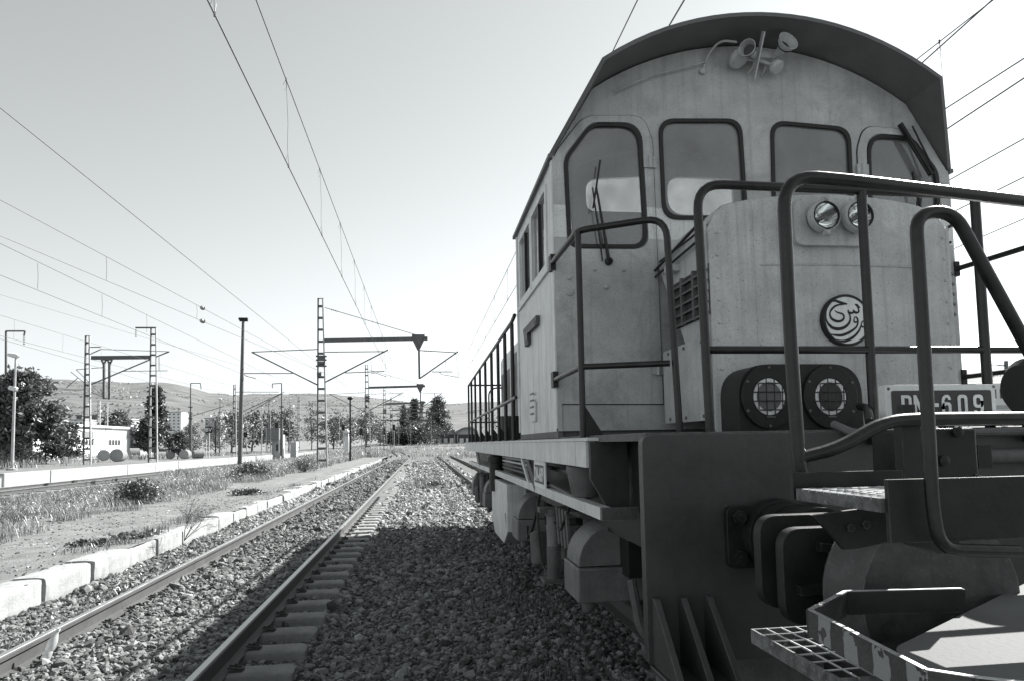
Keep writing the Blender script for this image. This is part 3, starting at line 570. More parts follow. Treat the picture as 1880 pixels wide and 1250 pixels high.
# ================================================================ overhead line
def catenary(label, group, xc, zc, zm, y0, y1, drops, rc=.008, xm=None, xc2=None, loop=True, sag=0.0):
    """one overhead line: messenger wire, contact wire and droppers; xc2 = lateral position at y1"""
    t = thing('overhead_line', label, 'overhead line', (xc, y0, zc), group); xm = xc if xm is None else xm; x2 = xc if xc2 is None else xc2
    f = lambda x, y: x + (x2 - xc) * (y - y0) / (y1 - y0) + curve_x(y) * (1 if y > 78 else 0)
    yy = sorted(set(list(np.linspace(y0, min(y1, 78), 8)) + (list(np.linspace(78, y1, 8)) if y1 > 78 else [])))
    up = lambda y: max(0, y - 110) * .0145
    MB().tube([(f(xc, y), y, zc + up(y)) for y in yy], rc, 6).build('contact_wire', 'wire', t); MB().tube([(f(xm, y), y, zm + up(y)) for y in yy], rc * .9, 6).build('messenger_wire', 'wire', t)
    for y in drops:
        b = MB(); a, c = Vector((f(xc, y), y, zc)), Vector((f(xm, y), y, zm)); m_ = a.lerp(c, .5) + Vector((.012, 0, 0)); b.tube([a, a.lerp(c, .25) + Vector((-.008, 0, 0)), m_, c], .0035 if y > 16 else .003, 5)
        if loop and y < 40:
            for e, s in ((a, 1), (c, -1)):
                b.tube([e, e + Vector((-.05, 0, s * .10)), e + Vector((-.02, 0, s * .2)), e + Vector((.015, 0, s * .12)), e], .0028, 5); b.cyl(e - Vector((0, 0, .025)), e + Vector((0, 0, .03)), .013, n=6)
        b.build('dropper', 'wire', t)
    return t
catenary('overhead line above the open track, its wires converging from the top of the picture', 'overhead lines', -2.26, 6.3, 7.85, 2, 112, [3.6, 7.6, 11.8, 15.7, 19.6, 23.6, 27.5, 31.5, 35.5, 39.5, 46, 50, 54, 58], .0095, xm=-2.31)
catenary('overhead line above the locomotive, passing behind its cab roof', 'overhead lines', 2.88, 6.3, 7.34, 2, 112, [10.1, 14.3, 18.5, 22.6, 26.8, 31, 35.2, 39.4, 46, 50, 55, 60], .0095)
catenary('overhead line of the track to the right of the locomotive, crossing beside its roof', 'overhead lines', 7.7, 6.3, 7.35, 2, 90, [8.85, 13, 17, 21, 25], .0095)
catenary('overhead line over the platform track, lowest of the wire pairs at the left', 'overhead lines', -17.4, 6.3, 7.15, 8, 110, [27.5, 31.5, 35.5, 39.5, 43.5, 48, 53, 58], .0095, loop=False)
def wire(label, pa, pb, z, y1=80, r=.009, y0=None, ins=(), m='wire'):
    """a single span through two photograph points at height z; ins: photograph columns of insulators"""
    a, b = PZ(*pa, z), PZ(*pb, z); d = b - a
    at = lambda y: a + d * ((y - a.y) / d.y)
    t = thing('overhead_wire', label, 'wire', a, 'single overhead wires'); MB().tube([at(y0 if y0 is not None else min(a.y, b.y) - 2), at((a.y + b.y) / 2), at(y1)], r, 6).build('wire_span', m, t)
    for px, py in ins:
        p = PZ(px, py, z); q = MB(); u = d.normalized(); q.lathe(p - u * .28, u, [(0, .02), (.06, .03), (.1, .09), (.16, .11), (.19, .07), (.22, .115), (.25, .07), (.28, .12), (.31, .07), (.34, .115), (.37, .07), (.40, .10), (.46, .06), (.5, .03), (.56, .02)], 16); q.v = [tuple(p + (Vector(v_) - p) * .72) for v_ in q.v]; q.build('insulator', 'porcelain', t)
    return t
wire('thin high feeder wire running down from the left edge toward the floodlight pole', (0, 198), (550, 640), 9.0, 90, .012)
wire('upper wire with a ribbed insulator above the other one, at the left', (0, 367), (372, 566), 7.2, 80, ins=((372, 566),))
wire('wire with a ribbed insulator directly below the other insulator, at the left', (0, 433), (372, 590), 6.3, 80, ins=((372, 590),))
wire('left overhead wire, third from the top at the left edge of the picture', (0, 447), (269, 578), 7.2, 80)
wire('left overhead wire, fourth from the top at the left edge of the picture', (0, 505), (187, 581), 6.3, 80)
wire('left overhead wire, fifth from the top at the left edge of the picture', (0, 541), (240, 612), 7.6, 80)
wire('lowest single wire meeting the insulator arm of the far left mast', (0, 622), (160, 668), 6.0, 80)
for i, (pa, pb, z, lb) in enumerate([((1733, 241), (1880, 144), 6.3, 'wire to the right of the cab, just under the contact wire'), ((1752, 326), (1880, 255), 6.6, 'wire at the level of the top handrail, right of the cab'), ((1749, 390), (1806, 362), 6.3, 'wire right of the cab ending behind the handrail post'), ((1838, 420), (1880, 402), 6.3, 'lowest wire to the right of the handrail post'), ((1684, 124), (1800, 20), 7.0, 'upper wire crossing the sky above the right end of the cab roof')]):
    wire(lb, pa, pb, z, 90, .011)
def dropper_between(px, py0, py1, z0, z1, lb):
    a, b = PZ(px, py0, z0), PZ(px, py1, z1); y = (a.y + b.y) / 2; tag(MB().tube([P(px, py0, y), P(px + 1, (py0 + py1) / 2, y), P(px, py1, y)], .006, 5).build('wire_dropper', 'wire'), lb, 'dropper', 'droppers hanging between the left wires')
for px, a, b in ((195, 472, 515), (69, 484, 531), (187, 540, 581), (269, 578, 610), (361, 560, 586)): dropper_between(px, a, b, 7.2, 6.3, 'short dropper hanging between two of the wires at the left')

# ---------------------------------------------------------------- masts
def lattice(b1, b2, t, px, top, base, Y, wt, wb, nb, ratio=1.0):
    """two channels and battens between them; wt, wb: width in photograph pixels at top and base"""
    T, B = P(px[0], top, Y), P(px[1], base, Y); k = Y / F; a, b = wt * k / 2, wb * k / 2
    b1.bar(B - Vector((b, 0, .6)), T - Vector((a, 0, 0)), .09, .14, (0, 1, 0)); b2.bar(B + Vector((b, 0, -.6)), T + Vector((a, 0, 0)), .09, .14, (0, 1, 0))
    for i in range(nb):
        u = (i + .35) / nb; c = B.lerp(T, u); h = b + (a - b) * u; bt = MB(); bt.box(c.x - h, c.x + h, c.y - .06, c.y - .045, c.z - .07, c.z + .07); bt.box(c.x - h, c.x + h, c.y + .045, c.y + .06, c.z - .07, c.z + .07); bt.box(c.x - .02, c.x + .02, c.y - .045, c.y + .045, c.z - .02, c.z + .02); bt.build('batten', 'mast_steel', t)
    bt = MB(); bt.box(T.x - a - .05, T.x + a + .05, Y - .07, Y + .07, T.z, T.z + .03); bt.build('mast_cap', 'mast_steel', t)
def insul(b, p, q, s, e, r=.06):
    p, q = Vector(p), Vector(q); d = (q - p); L_ = d.length; d.normalize(); prof = [(s, .02)]
    n = 4
    for i in range(n): u = s + (e - s) * (i + .5) / n; prof += [(u - .03, .025), (u, r), (u + .03, .025)]
    prof += [(e, .02)]; b.lathe(p, d, prof, 10)
def gallows_mast():
    Y = 45.0; q = lambda x, y: P(x, y, Y)
    t = thing('catenary_mast', 'tall lattice mast with a long gallows beam, the nearest of its row', 'mast', (P(591, 837, Y).x, Y, 0), 'gallows masts along the open track')
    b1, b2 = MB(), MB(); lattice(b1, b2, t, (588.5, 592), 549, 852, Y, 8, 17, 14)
    b1.build('channel', 'mast_steel', t); b2.build('channel', 'mast_light', t)  # right channel lighter: its sunlit side is put into the colour
    b = MB(); b.bar(q(596, 625), q(785, 621.5), .16, .26); b.build('gallows_beam', 'mast_steel', t)
    b = MB(); b.tube([q(596, 565), q(768, 616)], .022, 6); insul(b, q(596, 565), q(768, 616), .4, .9); b.build('stay_rod', 'mast_steel', t)
    b = MB(); p = q(768, 622); b.box(p.x - .42, p.x + .42, Y - .12, Y + .12, p.z - .05, p.z + .28); b.add([p + Vector((-.4, y, -.05)) for y in (-.1, .1)] + [p + Vector((.4, y, -.05)) for y in (-.1, .1)] + [p + Vector((-.07, y, -.75)) for y in (-.07, .07)] + [p + Vector((.07, y, -.75)) for y in (-.07, .07)], [(0, 1, 5, 4), (2, 3, 7, 6), (0, 2, 6, 4), (1, 3, 7, 5), (4, 5, 7, 6), (0, 1, 3, 2)])
    b.bar(q(769, 638), q(770, 695), .13, .13); b.build('drop_post', 'mast_steel', t)
    def arm(tie0, tie1, st0, st1, steady, reg, name='cantilever_arm'):
        b = MB(); b.tube([q(*tie0), q(*tie1)], .03, 6); insul(b, q(*tie0), q(*tie1), .25, .85, .07); b.tube([q(*st0), q(*st1)], .045, 8); insul(b, q(*st0), q(*st1), .15, .6, .08)
        s0_, s1_ = q(*steady[0]), q(*steady[1]); b.tube([s0_, s1_], .03, 6); b.tube([q(*r_) for r_ in reg], .022, 6)
        b.build(name, 'mast_steel', t)
    arm((596, 646), (707, 645), (597, 701), (712, 642), ((634, 684), (706, 681)), ((681, 685), (690, 684), (709, 691)))
    b = MB(); b.tube([q(681, 659), q(682, 682)], .014, 5); b.tube([q(706, 645), q(709, 691)], .012, 5); b.build('support_wire', 'mast_steel', t)
    arm((583, 641), (463, 646), (583, 706), (462, 646), ((537, 685), (445, 685)), ((446, 685), (452, 690), (470, 694)))
    arm((770, 643), (839, 647), (771, 694), (841, 645), ((793, 682), (831, 682)), ((806, 682), (812, 687), (842, 692)))
    b = MB(); b.tube([q(818, 662), q(819, 682)], .014, 5); b.tube([q(837, 648), q(842, 692)], .012, 5); b.build('support_wire', 'mast_steel', t)
    for y in (654, 661, 672): b = MB(); c = q(590.5, y); b.box(c.x - .34, c.x + .34, Y - .22, Y - .08, c.z - .05, c.z + .05); b.build('clamp_band', 'mast_steel', t)
    for y in (658, 666): b = MB(); c = q(590.5, y); b.box(c.x - .25, c.x + .25, Y - .2, Y - .1, c.z - .09, c.z + .09); b.build('clamp_band', 'mast_steel', t)
    b = MB(); c = q(586, 686); b.box(c.x - .12, c.x + .15, Y - .2, Y - .06, c.z - .2, c.z + .1); b.build('junction_box', 'mast_steel', t)
    return t
gm = gallows_mast()
lat = ((None, None),)
for Y, px, lb in ((82, 675, 'lattice gallows mast second of the row, just right of the white kiosk'), (116, 707, 'third gallows mast of the row along the open track, far off'), (146, 719, 'fourth and smallest gallows mast of the row, before the cypress trees')):
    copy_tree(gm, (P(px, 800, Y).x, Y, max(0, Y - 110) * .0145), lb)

def mast(px, top, base, Y, lb, wt=8, wb=11, nb=11, kind='lattice', group='masts on the platform'):
    t = thing('catenary_mast', lb, 'mast', P(px, base, Y), group)
    if kind == 'lattice':
        b1, b2 = MB(), MB(); lattice(b1, b2, t, (px + 1, px), top, base, Y, wt, wb, nb); b1.build('channel', 'mast_steel', t); b2.build('channel', 'mast_light', t)  # lighter right channel again carries the sun side in its colour
    else:
        b = MB(); B, T = P(px, base, Y), P(px, top, Y); mdl = B.lerp(T, .55); b.tube([B - Vector((0, 0, .5)), mdl, mdl + Vector((0, 0, .01)), T], [.20, .17, .09, .07], 10); b.build('mast_pole', 'mast_steel', t)
        for u in (.50, .58, .66): b = MB(); c = B.lerp(T, u); b.box(c.x - .3, c.x + .3, Y - .2, Y + .2, c.z - .06, c.z + .05); b.build('clamp_band', 'mast_steel', t)
    return t
def gal(t, Y, segs, name, r=.05, m='mast_steel', beam=None):
    b = MB()
    for a, c in segs: b.tube([P(*a, Y), P(*c, Y)], r, 7)
    return b.build(name, m, t)
def hang_ins(t, px, py0, py1, Y):
    b = MB(); insul(b, P(px, py0, Y), P(px, py1, Y), .1, abs(py1 - py0) * Y / F, .09); b.build('insulator', 'porcelain', t)
Y = 58.0; t = mast(281, 602, 847, Y, 'lattice mast with a flat top arm and a beam reaching left, behind a platform lamp', 8, 14, 13)
gal(t, Y, [((249, 602), (286, 602))], 'top_arm', .07); hang_ins(t, 249.5, 602, 619, Y)
b = MB(); b.bar(P(276, 655.5, Y), P(167, 656.5, Y), .2, .3); b.build('gallows_beam', 'mast_steel', t)
b = MB()
for px in (191, 201): b.bar(P(px, 663, Y), P(px, 732, Y), .16, .16)
for px in (190.5, 201.5): b.bar(P(px - 4, 661, Y), P(px, 670, Y), .1, .1); b.bar(P(px + 4, 661, Y), P(px, 670, Y), .1, .1)
b.box(P(186, 660, Y).x, P(206, 660, Y).x, Y - .15, Y + .15, P(190, 661, Y).z, P(190, 657, Y).z); b.build('drop_post', 'mast_steel', t)
gal(t, Y, [((165, 706), (275, 660)), ((286, 655), (311, 645))], 'cantilever_arm', .055); gal(t, Y, [((185, 641), (308, 645)), ((226, 681), (308, 680)), ((292, 655), (292, 680)), ((140, 678), (190, 674)), ((140, 678), (195, 732)), ((130, 682), (160, 706)), ((160, 716), (201, 733))], 'steady_arm', .028)
Y = 55.0; t = mast(160, 617, 850, Y, 'slim lattice mast left of the gallows beam, before the white station building', 6, 12, 12)
gal(t, Y, [((163, 637), (185, 637)), ((165, 650), (185, 641)), ((165, 666), (163, 640))], 'cantilever_arm', .04); gal(t, Y, [((118, 715), (157, 715)), ((122, 711), (143, 693))], 'steady_arm', .03)
Y = 52.0; t = mast(11, 608, 850, Y, 'tapered pole mast with a bracket arm rising out of the big tree', kind='pole'); gal(t, Y, [((11, 608), (46, 608)), ((46, 608), (44, 617))], 'top_arm', .06); hang_ins(t, 44, 615, 632, Y)
Y = 95.0; t = mast(350, 703, 832, Y, 'tapered pole mast with a bracket arm pointing right, near the name board', kind='pole'); gal(t, Y, [((350, 703), (368, 703)), ((368, 703), (369, 711))], 'top_arm', .06); hang_ins(t, 369, 709, 714, Y); gal(t, Y, [((353, 763), (412, 745))], 'cantilever_arm', .045)
Y = 85.0; t = mast(430, 706, 834, Y, 'lattice mast directly left of the floodlight pole', 3, 7, 11); gal(t, Y, [((433, 719), (512, 719))], 'cantilever_arm', .04)
Y = 90.0; t = mast(517, 703, 829, Y, 'tapered pole mast with a bracket arm pointing left, behind the relay hut', kind='pole'); gal(t, Y, [((517, 703), (500, 704)), ((500, 704), (500, 712))], 'top_arm', .06); gal(t, Y, [((446, 755), (522, 719)), ((455, 758), (517, 722))], 'cantilever_arm', .045)
for px, top, Y, lb in ((181, 735, 110, 'thin distant mast before the white station building'), (195, 740, 112, 'thin pole beside the thin distant mast of the station building'), (494, 735, 120, 'thin far mast between the platform lamp and the pole mast'), (628, 760, 150, 'thin far mast right of the big lattice mast'), (621, 752, 140, 'pale far mast close right of the big lattice mast'), (548, 728, 120, 'far mast with a crossarm left of the big lattice mast'), (730, 758, 175, 'far mast before the slim cypress'), (752, 770, 185, 'far mast before the ragged conifer'), (790, 762, 170, 'far mast before the wide conifer')):
    mast(px, top, 815 if Y > 130 else 825, Y, lb, 3 if Y < 130 else 2.4, 4, 8, group='far masts'); 
Y = 150.0
for pa, pb, lb in (((740, 757), (822, 757), 'far horizontal gantry beam in front of the three tall trees'), ((700, 771), (800, 771), 'lower far gantry beam under the tall trees')): tag(MB().bar(P(*pa, Y), P(*pb, Y), .2, .3).build('gantry_beam', 'mast_steel'), lb, 'gantry beam')
Y = 60.0; t = thing('catenary_mast', 'small distant mast with a crossarm seen at the right over the locomotive pipes', 'mast', P(1852, 720, Y)); MB().bar(P(1849, 720, Y), P(1847, 662, Y), .25, .25).build('mast_pole', 'mast_steel', t); gal(t, Y, [((1832, 671), (1856, 671)), ((1812, 669), (1848, 670))], 'crossarm', .05)

# ---------------------------------------------------------------- lamps, poles, boards, signals
def lamp(px, base, z, heads, lb, r=.075, m='mast_light', dark=False):
    """platform lamp: tapered pole and one or two cobra heads (photograph points)"""
    c = PZ(px[1], base, z); Y = c.y; t = thing('platform_lamp', lb, 'lamp', c, 'platform lamps')
    T = P(px[0], heads[0][1] + 2, Y); MB().tube([c - Vector((0, 0, .2)), c.lerp(T, .5), T], [r * 1.25, r, r * .7], 10).build('lamp_pole', m, t)
    MB().lathe(c - Vector((0, 0, .05)), (0, 0, 1), [(0, .28), (.12, .28), (.16, .12), (.3, .11)], 12).build('pole_foot', 'kerb_concrete', t)
    for hx, hy, s in heads:
        p = P(hx, hy, Y); b = MB(); L_ = .62 * s; b.lathe(p - Vector((L_ * .5, 0, -.03)), (1, 0, -.18), [(0, .02), (.06, .10), (L_ * .5, .15), (L_ * .9, .12), (L_, .03)], 14)
        b.tube([p + Vector((L_ * .45, 0, 0)), P(px[0] + (px[1] - px[0]) * (hy - heads[0][1]) / max(1, base - heads[0][1]), hy + 2, Y)], .03, 6); b.build('lamp_head', 'pale_wall', t)
    return t
lamp((29, 22), 862, .44, [(25, 651, 1.1), (24, 712, .9)], 'tall platform lamp with two pale heads in front of the big bushy tree')
lamp((277, 276), 844, .44, [(277, 704, .8), (277, 747, .7)], 'platform lamp with two round heads against the lattice mast with the gallows arm', m='mast_light')
lamp((404, 403), 836, .44, [(404, 732, .8), (404, 763, .7)], 'thin lamp with two heads beside the platform name board', .07, 'mast_steel')
lamp((262, 259), 830, .44, [(262, 756, .8)], 'pale single headed lamp left of the mast with the gallows arm')
lamp((481, 480), 833, .44, [(480, 748, .8)], 'pale single headed lamp right of the floodlight pole')
lamp((532, 531), 831, .44, [(532, 731, .8)], 'pale lamp right of the relay hut', .06)
lamp((162, 161), 840, .44, [(161, 742, .6)], 'small lamp seen through the slim lattice mast', .05)
c = P(440, 857, 44); c.z = .1; t = thing('floodlight_pole', 'tall dark floodlight pole standing in the dry weeds', 'floodlight', c); T = P(446.5, 590, 44); MB().tube([c - Vector((0, 0, .3)), c.lerp(T, .5), T], [.14, .12, .085], 12).build('pole', 'mast_steel', t)
b = MB(); b.box(T.x - .22, T.x + .28, T.y - .05, T.y + .05, T.z - .02, T.z + .06); b.build('crossbar', 'black_steel', t)
for dx in (-.16, .0, .2): b = MB(); b.box(T.x + dx - .09, T.x + dx + .09, T.y - .16, T.y + .04, T.z + .06, T.z + .2); b.build('floodlight_head', 'black_steel', t, bevel=.01)
c = P(643, 838, 61); t = thing('floodlight_pole', 'slim black lamp pole to the right of the white kiosk', 'floodlight', c); T = P(643, 731, 61); MB().tube([c - Vector((0, 0, .8)), T], [.1, .07], 10).build('pole', 'black_steel', t); MB().lathe(T - Vector((.25, 0, 0)), (1, 0, .1), [(0, .03), (.08, .13), (.4, .15), (.5, .04)], 12).build('floodlight_head', 'black_steel', t)
def post(px, top, base, z, lb, r=.06, m='black_steel', name='black_post'): c = PZ(px, base, z); tag(MB().tube([c - Vector((0, 0, .2)), P(px, top, c.y)], r, 10).build(name, m), lb, 'post')
post(84, 775, 851, .44, 'black post in front of the white station building', .075); post(396, 772, 836, .44, 'black post beside the thin two headed lamp', .08); post(191, 780, 832, .44, 'thin dark post before the white station building wall', .045)
def board(px, py, w, h, base, z, text, lb, posts=(0,), m='black_steel', pm='pale_wall', th=.6):
    """name board: black panel with pale letters on one or two legs, (px, py) its centre"""
    c = PZ(px, base, z); Y = c.y; k = Y / F; t = thing('station_sign', lb, 'sign', c, 'black station boards'); ctr = P(px, py, Y)
    MB().box(ctr.x - w * k / 2, ctr.x + w * k / 2, Y - .03, Y, ctr.z - h * k / 2, ctr.z + h * k / 2).build('sign_panel', m, t)
    if text: b = MB(); textmesh(b, text, ctr - Vector((0, .035, 0)), h * k * th, ((1, 0, 0), (0, 0, 1), (0, -1, 0)), .008); b.build('lettering', 'white_paint', t, smooth=False)
    for dx in posts: MB().tube([Vector((c.x + dx * k, Y + .05, z - .2)), Vector((c.x + dx * k, Y + .05, ctr.z))], .05, 8).build('sign_post', pm, t)
board(383.5, 788, 11.5, 11, 840, .44, 'BV', 'black name board with white letters BV, right of the round shrub'); board(75, 791, 10, 11, 846, .44, 'BV', 'black name board with letters BV under the big tree at the far left'); board(320, 799, 7, 5, 838, .44, '', 'small black board on a pale post by the round dark shrub')
board(298, 800, 8, 8, 835, .44, 'A', 'sign with a pale letter A right of the lattice mast', (-7,), 'inside_cab'); board(525, 796, 7, 6, 829, .44, '', 'small black board on a pale post by the relay hut'); board(378, 803, 6, 5, 838, .44, '', 'low sign just left of the taller name board', (0,), 'mast_light')
def signal(px, py, base, Y, lb, h=11):
    t = thing('rail_signal', lb, 'signal', P(px, base, Y), 'colour light signals'); k = Y / F; c = P(px, py, Y); b = MB(); b.box(c.x - .24, c.x + .24, Y - .05, Y + .05, c.z - h * k / 2, c.z + h * k / 2); b.build('signal_head', 'black_steel', t, bevel=.04)
    for i in (-.25, .25): MB().lathe((c.x, Y - .05, c.z + i * h * k), (0, -1, 0), [(0, .11), (.16, .11), (.16, .09), (.03, .08), (.03, 0)], 12).build('signal_lamp', 'plate_dark', t)
    MB().tube([P(px + 1.5, base + 4, Y) + Vector((0, .1, 0)), c + Vector((.05, .1, 0))], .06, 8).build('signal_post', 'mast_light', t)
signal(630, 784, 822, 115, 'black signal head left of the white kiosk lamp'); signal(663, 792, 822, 110, 'black signal head just left of the second lattice mast', 12); signal(705, 791, 822, 118, 'black signal head in front of the third lattice mast', 12); signal(723, 784, 820, 125, 'black signal head right of the third lattice mast'); signal(508, 780, 826, 100, 'black signal head over the relay hut'); signal(451, 797, 826, 100, 'low black signal right of the floodlight pole', 9)
def planter(px, py, r, z, lb, tilt=0.0):
    c = PZ(px, py + r, z); Y = c.y; k = Y / F; rr = r * k; t = thing('concrete_planter', lb, 'planter', c, 'drum shaped planters on the platform'); ax = Vector((math.sin(tilt), math.cos(tilt), 0)); s = Vector((c.x, Y, c.z + rr))
    MB().lathe(s, ax, [(0, 0), (0, rr * .93), (.02, rr), (1.0, rr), (1.02, rr * .93), (1.02, 0)], 28).build('drum', 'concrete', t); MB().lathe(s, ax, [(-.012, 0), (-.012, rr * .9), (.0, rr * .92)], 28).build('drum_end', 'grey_wall', t)
planter(190, 836, 9.5, .44, 'left drum planter of the first group of three on the platform', -.35); planter(213, 836, 11, .44, 'middle round faced drum planter of the first group on the platform'); planter(236, 833, 9.5, .44, 'right drum planter of the first group, pale topped', .9)
planter(313, 835, 7.2, .44, 'left drum planter of the second group on the platform', -.35); planter(337, 834, 8, .44, 'middle round faced drum planter of the second group'); planter(354, 834, 7, .44, 'right drum planter of the second group', .9)

# ---------------------------------------------------------------- buildings
def wallbox(px0, px1, ytop, ybase, Y, depth, name, m, parent): a, b_ = P(px0, ybase, Y), P(px1, ybase, Y); return MB().box(a.x, b_.x, Y, Y + depth, a.z - 1, P(px0, ytop, Y).z).build(name, m, parent)
def opening(px0, px1, y0, y1, Y, name, m, parent, frame=None, mull=0):
    a, b_ = P(px0, y1, Y), P(px1, y0, Y); o = MB().box(a.x, b_.x, Y - .06, Y + .02, a.z, b_.z).build(name, m, parent)
    if mull:
        b = MB()
        for i in range(mull + 1): x = a.x + (b_.x - a.x) * i / mull; b.box(x - .05, x + .05, Y - .09, Y - .061, a.z, b_.z)
        b.box(a.x - .05, b_.x + .05, Y - .1, Y - .062, b_.z, b_.z + .08); b.box(a.x - .05, b_.x + .05, Y - .12, Y - .062, a.z - .08, a.z); b.build('window_frame', 'pale_wall', o)
XB = -45.0
def openx(px0, px1, y0, y1, name, m, parent, mull=0):
    a, c = PX(px0, y1, XB), PX(px1, y0, XB); o = MB().box(XB - .02, XB + .06, a.y, c.y, a.z, c.z).build(name, m, parent)
    if mull:
        for i in range(mull + 1): y = a.y + (c.y - a.y) * i / mull; MB().box(XB + .061, XB + .1, y - .06, y + .06, a.z, c.z).build('window_frame', 'pale_wall', o)
a, c = PX(60, 832, XB), PX(245, 784, XB); t = thing('station_building', 'long white flat roofed station building behind the platform planters', 'building', (XB, a.y, .5)); MB().box(XB - 10, XB, a.y, c.y, .2, c.z - .3).build('wall', 'pale_wall', t); MB().box(XB - 10.3, XB + .35, a.y - .3, c.y + .3, c.z - .3, c.z).build('roof', 'pale_wall', t)
for a, b_ in ((150, 171), (198, 220), (120, 132)): openx(a, b_, 807, 816, 'window', 'dark_opening', t, 4)
for a, b_ in ((172, 177), (184, 188), (228, 232), (239, 243), (103, 107)): openx(a, b_, 807, 830, 'door', 'grey_wall', t)
openx(150, 171, 791, 803, 'sign_panel', 'inside_cab', t); openx(193, 205, 784.8, 796, 'shutter', 'grey_wall', t); openx(227, 236, 796, 804, 'shutter', 'grey_wall', t)
Y = 112.0; t = thing('annex_building', 'grey gabled annex at the right end of the white station building', 'building', P(248, 830, Y)); wallbox(244, 252, 790, 832, Y, 6, 'wall', 'grey_wall', t); b = MB(); a, c = P(243, 790, Y), P(253, 790, Y); b.add([(a.x, Y - .2, a.z), ((a.x + c.x) / 2, Y - .2, a.z + 1.1), (c.x, Y - .2, a.z), (a.x, Y + 6.2, a.z), ((a.x + c.x) / 2, Y + 6.2, a.z + 1.1), (c.x, Y + 6.2, a.z)], [(0, 1, 2), (5, 4, 3), (0, 3, 4, 1), (1, 4, 5, 2), (0, 2, 5, 3)]); b.build('roof', 'grey_wall', t)
for px0, px1, top, base, Y, lb, m, fl in ((308, 332, 757, 792, 420, 'pale square apartment tower far behind the pole mast', 'pale_wall', 6), (376, 404, 768, 800, 380, 'pale grey apartment block behind the platform name board', 'grey_wall', 5), (130, 153, 771, 782, 300, 'low pale house on the slope above the station building', 'pale_wall', 1), (140, 150, 763, 769, 330, 'dark roofed house on the slope, upper left', 'roof_dark', 1), (168, 178, 763, 772, 330, 'dark house on the slope behind the slim lattice mast', 'roof_dark', 1), (222, 240, 770, 780, 320, 'pale house on the slope above the station annex', 'grey_wall', 1), (436, 452, 772, 790, 340, 'pale wall of a house behind the floodlight pole', 'grey_wall', 2), (655, 672, 772, 786, 320, 'pale house between the kiosk and the second mast', 'grey_wall', 2)):
    t = thing('far_building' if fl > 1 else 'far_house', lb, 'building', P(px0, base, Y)); wallbox(px0, px1, top, base + 6, Y, 12, 'wall', m, t); a = P(px0, top, Y); c = P(px1, top, Y); MB().box(a.x - .4, c.x + .4, Y - .4, Y + 12.4, a.z, a.z + .5).build('roof', 'grey_wall' if m != 'roof_dark' else 'roof_dark', t)
    for f in range(fl):
        for j in range(3): u = px0 + (px1 - px0) * (j + .25) / 3; h = (base - top) / fl; opening(u, u + (px1 - px0) * .13, top + h * (f + .3), top + h * (f + .65), Y, 'window', 'dark_opening', t)
Y = 98.0; t = thing('relay_hut', 'small grey relay hut with a dark awning on posts behind the platform edge', 'hut', P(507, 829, Y)); wallbox(499, 515, 797, 829, Y, 3, 'wall', 'grey_wall', t); wallbox(490, 513, 785, 793, Y - 1.2, 1.2, 'awning', 'inside_cab', t); opening(507, 513, 815, 827, Y, 'door', 'dark_opening', t)
for px in (489, 497, 512): MB().tube([P(px, 830, Y - 1.2), P(px, 785, Y - 1.2)], .07, 8).build('awning_post', 'mast_light', t)
t = thing('cabinet', 'pale equipment cabinet right of the relay hut', 'cabinet', P(537, 827, 100)); wallbox(533, 544, 811, 827, 100.0, 1, 'cabinet_body', 'grey_wall', t); MB().box(P(543, 812, 100).x, P(545, 812, 100).x, 99.8, 101, P(543, 827, 100).z, P(543, 810, 100).z).build('cabinet_door', 'pale_wall', t)
Y = 100.0; c = P(637, 823, Y); t = thing('white_kiosk', 'small white domed kiosk beside the slim black lamp pole', 'kiosk', c); b = MB(); b.lathe(c - Vector((0, 0, .6)), (0, 0, 1), [(0, .36), (1.5, .36), (2.4, .30), (2.4, .26), (2.9, .26)], 12); b.build('kiosk_body', 'pale_wall', t); MB().lathe(c + Vector((0, 0, 2.3)), (0, 0, 1), [(0, .42), (.1, .42), (.35, .28), (.5, .05)], 12).build('kiosk_roof', 'pale_wall', t); b = MB(); b.box(c.x - .2, c.x + .2, c.y - .32, c.y - .27, c.z + 1.75, c.z + 2.2); b.build('window', 'grey_wall', t)
for px0, px1, lb in ((799, 836, 'arched engine shed with pale gable, left of the two'), (839, 878, 'arched engine shed half hidden behind the locomotive railing')):
    Y = 232.0; a, c = P(px0, 813, Y), P(px1, 813, Y); w = c.x - a.x; t = thing('engine_shed', lb, 'shed', (a.x + w / 2, Y, a.z), 'arched engine sheds'); zs = P(px0, 797, Y).z; zt = P(px0, 785, Y).z; arc = [(a.x + w * (1 - math.cos(math.pi * k / 16)) / 2, zs + (zt - zs) * math.sin(math.pi * k / 16)) for k in range(17)]
    door = (a.x + w * .06, a.x + w * .94, zs)
    MB().plate([(a.x, a.z - 2), *arc, (c.x, a.z - 2)], [], FXZ, Y, Y + 30).build('wall', 'grey_wall', t, smooth=False); MB().plate([(p[0], p[1] + .3) for p in arc] + [(p[0], p[1] - .4) for p in reversed(arc)], [], FXZ, Y - .8, Y + 30).build('roof', 'roof_dark', t)
    MB().box(door[0], door[1], Y - .1, Y, a.z, zs).build('doorway', 'dark_opening', t)
    for i in range(3): x = a.x + w * (.12 + .3 * i); MB().box(x, x + w * .19, Y - .3, Y - .15, a.z, a.z + (zs - a.z) * .55).build('door', 'pale_wall', t)
